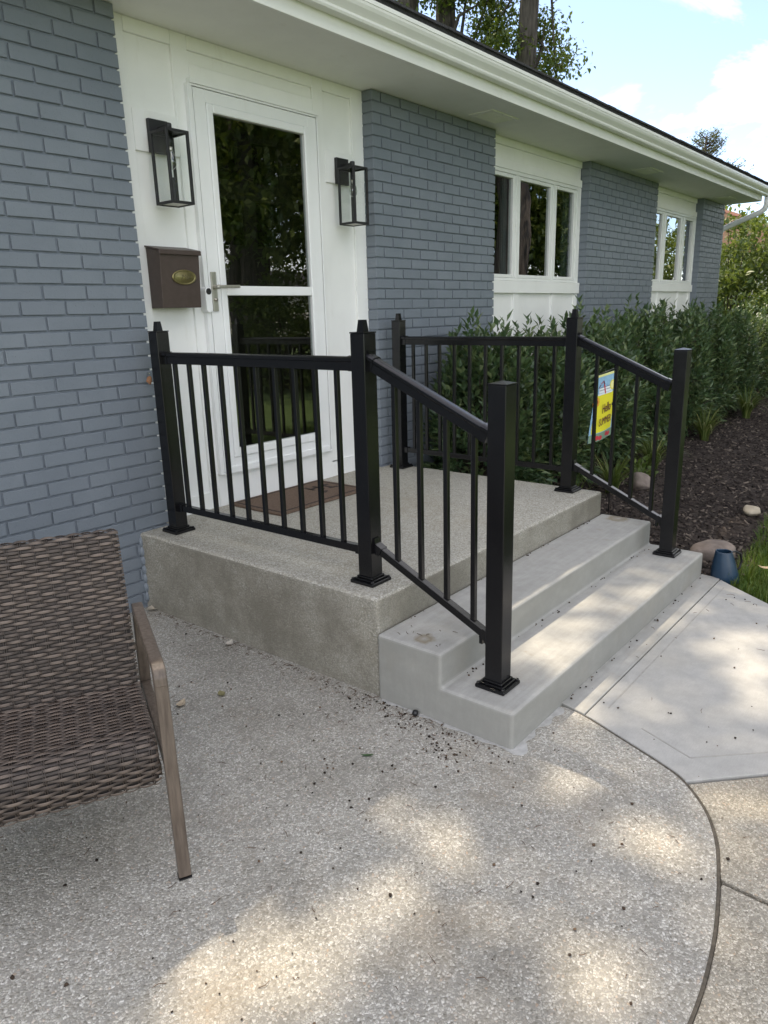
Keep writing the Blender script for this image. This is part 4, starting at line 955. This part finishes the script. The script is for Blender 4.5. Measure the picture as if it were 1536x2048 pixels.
# three big trunks behind the roof
D0 = 25.0
for az, r, ln, lab in [(37.55, .50, (.35, 0), 'thick dark trunk rising behind the roof, leftmost of the three'), (34.05, .46, (.55, .8), 'thick leaning trunk rising behind the roof, middle one of the three'), (29.35, .41, (-.2, -.4), 'straight bare trunk rising behind the roof, rightmost of the three')]:
    b = at(az, D0); bl = []
    spots = {37.55: [(38.6, 22, .9), (37.6, 24, 1.5), (39.2, 18.9, .5)], 34.05: [(32.2, 19.5, .75), (31.6, 17.6, .45), (32.9, 21.5, 1.2), (31.3, 20.5, .8), (34.9, 20.6, .6)], 29.35: [(27.6, 16.5, .55), (27.1, 15.6, .4), (27.9, 17.8, .5), (30.9, 18.6, .45), (30.6, 17.2, .35), (28, 23, 1.5), (30.2, 24, 1.6)]}[az]
    for (a_, e_, s_) in spots:
        p = rel(a_, e_, D0+random.uniform(-1.5, 1.5), b); bl.append((*p, s_, s_, s_*.8, int(14+26*s_*s_)))
    lim = [(*rel(a_, e_, D0, b), .09) for (a_, e_, s_) in spots[:4]]
    tree('tall_tree', lab+' with loose foliage', b[0], b[1], 22, r, bl, M_TREE, lim, ln, .15, 'big trees behind the house', 30, .28, trunk_top=13.5)
b = at(17.0, 42)
sp = thing('spiky_tree', 'small spiky distant tree top above the far end of the roof', 'tree', (b[0], b[1], -.05))
MB().tube([(0, 0, 0), (.1, .1, 9.5)], [.25, .04], 10).build('trunk', M_BARK, sp, True)
lb = MB(); C = []; Dd = []
for i in range(110):
    f = random.random(); a = random.uniform(0, 6.283); z0 = 5.4+4.0*f; l_ = (2.7-2.1*f)*random.uniform(.6, 1.1); e = Vector((math.cos(a)*l_, math.sin(a)*l_, z0+l_*.55)); s = Vector((0, 0, z0)); lb.tube([s, s.lerp(e, .5)+Vector((0, 0, -.05)), e], [.03, .02, .008], 5, False)
    for k in range(34): q = s.lerp(e, .35+.65*random.random()); C.append(q+Vector((random.gauss(0, .07), random.gauss(0, .07), random.gauss(0, .07)))); Dd.append((random.gauss(0, .5), random.gauss(0, .5), random.gauss(.4, .4)))
lb.build('limbs', M_BARK, sp, True); C = np.array(C); Dd = unit(np.array(Dd)); tag(leafmesh('crown', C, Dd, .10+.08*rng.random(len(C)), .03+.03*rng.random(len(C)), M_FARTREE, sp), kind='stuff')
# sunlit bushes past the house corner
def bush(x, y, h, r, label, nc=90, m_=M_BUSH, leaf=.115):
    t = thing('bush', label, 'bush', (x, y, -.05), 0, 'sunlit bushes past the house corner')
    q = unit(rng.normal(0, 1, (nc, 3)))*(.35+.65*rng.random((nc, 1))**.5); q[:, 2] = abs(q[:, 2])
    nc = int(nc*1.5); q = unit(rng.normal(0, 1, (nc, 3)))*(.3+.7*rng.random((nc, 1))**.5); q[:, 2] = abs(q[:, 2])
    cc = q*np.array([r, r, h*.95])+np.array([0, 0, .1]); per = 62
    C = np.repeat(cc, per, 0)+rng.normal(0, .15, (nc*per, 3))*np.array([1, 1, .55]); Dd = unit(np.repeat(q, per, 0)*.6+rng.normal(0, .7, (nc*per, 3)))
    k = C[:, 2] > 0; C, Dd = C[k], Dd[k]; n_ = len(C)
    tag(leafmesh('foliage', C, Dd, leaf*(.7+.6*rng.random(n_)), leaf*.5*(.7+.6*rng.random(n_)), m_, t, rnd=rng.random(n_)), kind='stuff')
    st = MB()
    for i in range(26): e = cc[i % nc]; st.tube([(0.1*e[0], .1*e[1], 0), (e[0]*.45, e[1]*.45, e[2]*.6), tuple(e)], [.02, .014, .005], 5, False)
    st.build('stems', M_STEM, t, True); return t
bush(13.6, .75, 3.25, 1.3, 'tall airy yellow-green bush just past the house corner', 110)
bush(14.3, -.35, 2.3, 1.25, 'lower rounded bush at the right edge beyond the hedge', 90)
bush(17.5, 1.5, 3.6, 1.7, 'dense bush standing behind the airy one, under the red roof', 130)
bush(12.2, .25, 1.55, .8, 'low dark bush at the foot of the far brick pier', 60, M_HEDGE, .08)
# neighbour house with the red roof
nb = thing('neighbor_house', 'neighbouring house with a pale red shingled roof, glimpsed past the house corner', 'house', (29, 4.0, 0))
MB().box(-4, 9, -2.0, 6, 0, 3.05).build('wall', M_SIDING, nb)
nr = MB().add([(-4.6, -2.7, 3.10), (9.6, -2.7, 3.10), (9.6, 2, 5.2), (-4.6, 2, 5.2), (9.6, 6.7, 3.1), (-4.6, 6.7, 3.1)], [(0, 1, 2, 3), (3, 2, 4, 5), (0, 3, 5), (1, 4, 2), (0, 5, 4, 1)]).build('roof', M_TERRA, nb)
cr = MB()
for k in range(24): yy = -2.72+k*.195; zz = 3.105+(yy+2.7)*.4468; cr.add([(-4.62, yy, zz), (9.62, yy, zz), (9.62, yy+.2, zz+.089), (-4.62, yy+.2, zz+.089), (-4.62, yy, zz+.035), (9.62, yy, zz+.035), (9.62, yy+.2, zz+.095), (-4.62, yy+.2, zz+.095)], [(0, 1, 5, 4), (4, 5, 6, 7)])
cr.build('shingle_courses', M_TERRA, nr)
MB().box(-4.65, 9.65, -2.80, -2.70, 2.98, 3.12).build('gutter', M_GUTTER, nb)
MB().box(-2.5, -1.2, -2.03, -2.0, 1.0, 2.2).build('window', M_DARK, nb)

# ================================================================== unseen overhead tree, its crown shaped to dapple the steps
LIT = [(-1.20,-2.20,.14,-.17,.09,.08),(-0.573,-2.369,.101,-.131,.079,.052),(-0.842,-2.237,.088,-.113,.075,.065),(-1.142,-2.189,.122,-.157,.081,.092),(-0.985,-2.231,.068,-.087,.064,.062),(-0.651,-2.819,.077,-.099,.138,.059),(.007,-2.489,.049,-.064,.124,.055),(-0.074,-2.772,.07,-.091,.118,.04),(-0.03,-2.965,.05,-.066,.126,.031),(1.226,-2.637,.088,-.121,.202,.051),(.791,-2.816,.066,-.088,.231,.053),(.552,-2.125,.133,-.182,.214,.108),(1.313,-2.24,.068,-.096,.138,.051),(.981,-2.01,.106,-.151,.16,.079),(.413,-2.023,.047,-.066,.089,.052),(.57,-2.332,.029,-.039,.093,.039),(1.295,-2.289,.054,-.075,.084,.029),(.191,-2.897,.046,-.06,.064,.016),(-0.909,-2.51,.035,-.046,.095,.069)]
n_ = 16000
gx_ = -3.2+15*rng.random(n_); gy_ = -4.4+3.0*rng.random(n_); gz_ = 12.5+4.5*rng.random(n_)
keep = np.ones(n_, bool)
for (cx, cy, ax, ay, bx_, by_) in LIT:
    det = ax*by_-ay*bx_; dx, dy = gx_-cx, gy_-cy; u_ = (dx*by_-dy*bx_)/det; v_ = (ax*dy-ay*dx)/det
    keep &= ((u_*u_+v_*v_) > 1.32) | (rng.random(n_) < .12)  # leaves that would shade the listed sun patches are mostly left out
# natural gaps away from the steps
gap = (vnoise(gx_+20, gy_+20, .55, 11) > .76) & ((gx_ > 1.7) | (gy_ < -3.2))
keep &= ~gap
gx_, gy_, gz_ = gx_[keep], gy_[keep], gz_[keep]; n_ = len(gx_)
CX, CY = TS.x/TS.z, TS.y/TS.z
pos = np.stack([gx_+CX*gz_, gy_+CY*gz_, gz_], 1)
bx0 = (5.5, 11.0)
st_ = tree('dapple_tree', 'unseen tree behind the house, crown shaped to cast dappled light on the steps', bx0[0], bx0[1], 12, .38, [], M_TREE, [(x-bx0[0], y-bx0[1], 14.5, .12) for x, y in [(-1, 4), (2, 5), (5, 3.5), (8, 5), (11, 4), (1, 6), (6, 6.5), (9, 3)]], (0, -2.0), trunk_top=12.0)
tag(leafmesh('crown', pos-np.array([bx0[0], bx0[1], -.05]), unit(rng.normal(0, 1, (n_, 3))*np.array([1, 1, .35])), .13+.08*rng.random(n_), .085+.05*rng.random(n_), M_TREE, st_, .05, .05), kind='stuff')

# ================================================================== front yard (seen mirrored in the glass)
def yard_tree(x, y, h, r, label, m_=M_TREE, low=2.4):
    m_ = M_BUSH
    bl = [(random.uniform(-1, 1)*h*.16, random.uniform(-1, 1)*h*.16, low+(h-low)*(.15+.75*random.random()), h*.2, h*.2, h*.15, 46) for _ in range(10)]
    tree('yard_tree', label, x, y, h, r, bl, m_, [(b_[0], b_[1], b_[2], r*.35) for b_ in bl[:5]], (random.uniform(-.5, .5), 0), .22, 'trees in the front yard', 40, .5, trunk_top=h*.55)
yard_tree(10.3, -10.5, 13, .40, 'large yard tree mirrored in the upper door glass')
yard_tree(17.5, -13.0, 11, .3, 'yard tree mirrored at the right of the door glass')
yard_tree(12.3, -4.6, 12, .42, 'thick forked yard tree mirrored in the first window', M_TREE, 4.5)
yard_tree(24.0, -9.0, 12, .35, 'yard tree mirrored in the second window', M_BUSH, 1.6)
yard_tree(8.0, -19.0, 14, .35, 'far yard tree across the lawn', M_BUSH)
yard_tree(20.0, -22.0, 14, .35, 'far yard tree by the street', M_TREE)
yard_tree(18.5, -8.6, 12, .3, 'leafy yard tree mirrored behind the forked one', M_BUSH, 1.8)
yard_tree(15.5, -17.5, 14, .35, 'leafy tree farther across the lawn', M_TREE, 1.8)
yard_tree(30.0, -20.0, 15, .4, 'far yard tree near the street corner', M_BUSH)
for x, y, h_, r_, lab in [(9.4, -8.6, 2.5, 1.6, 'wide yellow-green bush mirrored in the middle of the door glass'), (15.0, -2.6, 3.6, 1.7, 'bright bush mirrored in the second window'), (21, -5.6, 4.6, 2.4, 'tall bright bush mirrored in the second window')]:
    bush(x, y, h_, r_, lab, 110)['group'] = 'bushes in the front yard'
hz = thing('far_house', 'pale house with a white garage door across the street, mirrored in the door glass', 'house', (36, -44, 0))
MB().box(-9, 9, -4, 4, 0, 3).build('wall', M_SIDING, hz); MB().box(-8, -3, 4.0, 4.05, 0, 2.3).build('garage_door', M_DOOR, hz)
MB().prism([(-4.6, 3), (4.6, 3), (0, 5.2)], (-9.5, 9.5), 'x').build('roof', M_SHING, hz)
tag(MB().add([(-300, -33, -.052), (300, -33, -.052), (300, -26, -.052), (-300, -26, -.052)], [(0, 1, 2, 3)]).build('street', M_STREET), kind='structure')
# ================================================================== litter on the patio
M_SEED = m_leaf("seed_husk", (.022, .016, .012), (.07, .048, .034), (.17, .11, .07), 0, .85, .2)
def lumps(name, P, S, matl):
    ico = [(0, 0, 1), (.89, 0, .45), (.28, .85, .45), (-.72, .53, .45), (-.72, -.53, .45), (.28, -.85, .45), (.72, .53, -.45), (-.28, .85, -.45), (-.89, 0, -.45), (-.28, -.85, -.45), (.72, -.53, -.45), (0, 0, -1)]
    fs = [(0, 1, 2), (0, 2, 3), (0, 3, 4), (0, 4, 5), (0, 5, 1), (1, 6, 2), (2, 7, 3), (3, 8, 4), (4, 9, 5), (5, 10, 1), (6, 7, 2), (7, 8, 3), (8, 9, 4), (9, 10, 5), (10, 6, 1), (11, 7, 6), (11, 8, 7), (11, 9, 8), (11, 10, 9), (11, 6, 10)]
    n = len(P); B = np.array(ico)[None]*(1+.25*rng.normal(0, 1, (n, 12, 1)))*S[:, None, None]*np.array([1, 1, .75]); V = (B+P[:, None]).reshape(-1, 3)
    F = (np.arange(n)[:, None, None]*12+np.array(fs)[None]).reshape(-1, 3)
    return tag(npmesh(name, V, F, matl, None, False, np.repeat(rng.random(n)**1.4, 12)), kind='stuff')
def gpt(n, cx, cy, sx, sy): return np.stack([rng.normal(cx, sx, n), rng.normal(cy, sy, n)], 1)
P = np.concatenate([np.stack([-1.7+2.0*rng.random(250), -2.95+2.8*rng.random(250)], 1), gpt(55, -.06, -1.95, .05, .12), gpt(60, -.04, -1.62, .04, .12), gpt(26, -.16, -2.02, .04, .05), gpt(30, -.35, -1.75, .25, .2), np.stack([.2+1.7*rng.random(60), -2.9+.65*rng.random(60)], 1)[:26]])
inside = (P[:, 0] < -.012) | (P[:, 1] < -2.225); P = P[inside]
P = np.c_[P, np.full(len(P), .003)]; P[:, 2] += np.where((P[:, 0] > .38), .004, 0)
Q = [np.c_[.03+2.05*rng.random(34), -1.915-abs(rng.normal(0, .012, 34)), np.full(34, H2+.002)], np.c_[.03+2.05*rng.random(20), -1.610-abs(rng.normal(0, .012, 20)), np.full(20, H1+.002)], np.c_[.4+1.7*rng.random(24), -2.215-abs(rng.normal(0, .010, 24)), np.full(24, .014)], np.c_[2.14+.05*rng.random(50), -2.0-.3*rng.random(50), np.full(50, .004)]]
P = np.concatenate([P]+Q)
lumps('seed_litter', P, .0022+.0032*rng.random(len(P))**1.5, M_SEED)
tw = MB()
def twig(x, y, z, l, a, r=.0009):
    b = random.uniform(-.9, .9); tw.tube([(x, y, z), (x+l*.5*math.cos(a), y+l*.5*math.sin(a), z+.003), (x+l*.5*math.cos(a)+l*.5*math.cos(a+b), y+l*.5*math.sin(a)+l*.5*math.sin(a+b), z+.001)], [r, r, r*.6], 5, False)
for i in range(150):
    x, y = random.uniform(-1.7, .1), random.uniform(-2.95, -.3)
    if x > -.02 and y > -2.23: continue
    twig(x, y, .0015, random.uniform(.008, .035), random.uniform(0, 6.28))
for i in range(170):
    y = random.uniform(-2.15, -.1); x = -.012-abs(random.gauss(0, .03+.04*(y < -1.5)))
    twig(x, y, .0015, random.uniform(.008, .028), random.uniform(0, 6.28), .0011)
for i in range(10): twig(random.uniform(.04, .2), random.uniform(-1.86, -1.65), H1+.001, random.uniform(.01, .03), random.uniform(0, 6.28))
for i in range(14): twig(random.uniform(.4, 1.9), random.uniform(-2.75, -2.22), .02, random.uniform(.01, .04), random.uniform(0, 6.28))
tag(tw.build('twig_litter', m_noise("dry_twig", (.05, .03, .02), (.14, .08, .05), 60, .9, .1)), kind='stuff')
def ground_leaf(x, y, z, l, w, a, c0, c1, label, curl=.012):
    g = MB(); n = 8
    for i in range(n+1):
        t = i/n; ww = w*math.sin(math.pi*min(.98, max(.03, t)))**.8*.5
        for s in (-1, 0, 1): g.v.append((l*(t-.5), s*ww, .002+curl*(t-.5)**2*2+(.35*ww if s else 0)))
    for i in range(n):
        for s in range(2): k = i*3+s; g.f.append((k, k+3, k+4, k+1))
    o = g.build('fallen_leaf', m_noise("leaf_"+label[:12].replace(' ', '_'), c0, c1, 60, .6, .2)); o.location = (x, y, z); o.rotation_euler = (0, 0, a)
    return tag(o, label, 'leaf', 'leaves fallen on the patio')
ground_leaf(-.332, -1.825, .001, .045, .014, -.9, (.025, .06, .02), (.05, .10, .035), 'narrow fresh green leaf lying alone on the patio below the steps')
ground_leaf(-.52, -1.01, .001, .055, .035, .4, (.34, .27, .19), (.46, .38, .28), 'curled pale tan leaf on the patio beside the chair arm', .03)
ground_leaf(-.367, -1.072, .001, .05, .03, 1.2, (.16, .15, .07), (.26, .23, .12), 'flat olive leaf on the patio right of the tan leaf')
ground_leaf(-.048, -.725, .001, .05, .035, .2, (.42, .39, .34), (.55, .50, .44), 'crumpled whitish leaf at the foot of the landing wall', .03)
ground_leaf(-.01, -.06, .003, .10, .06, .3, (.40, .36, .28), (.52, .46, .38), 'ragged pale leaf in the corner of brick wall and landing', .03)
ground_leaf(2.42, -2.47, .012, .08, .04, 2.0, (.40, .28, .17), (.55, .42, .28), 'large dry tan leaf on the grass behind the watering can', .04)
bl_ = MB().lathe([(.003, -.012), (.009, -.010), (.0125, -.004), (.0125, .004), (.009, .010), (.003, .012)], 14).build('plastic_plug', M_RUBBERB, None, True); bl_.location = (-.022, -1.80, .0125); bl_.rotation_euler = (.3, .2, 0)
tag(bl_, 'small round black plastic plug lying against the foot of the steps', 'plug')
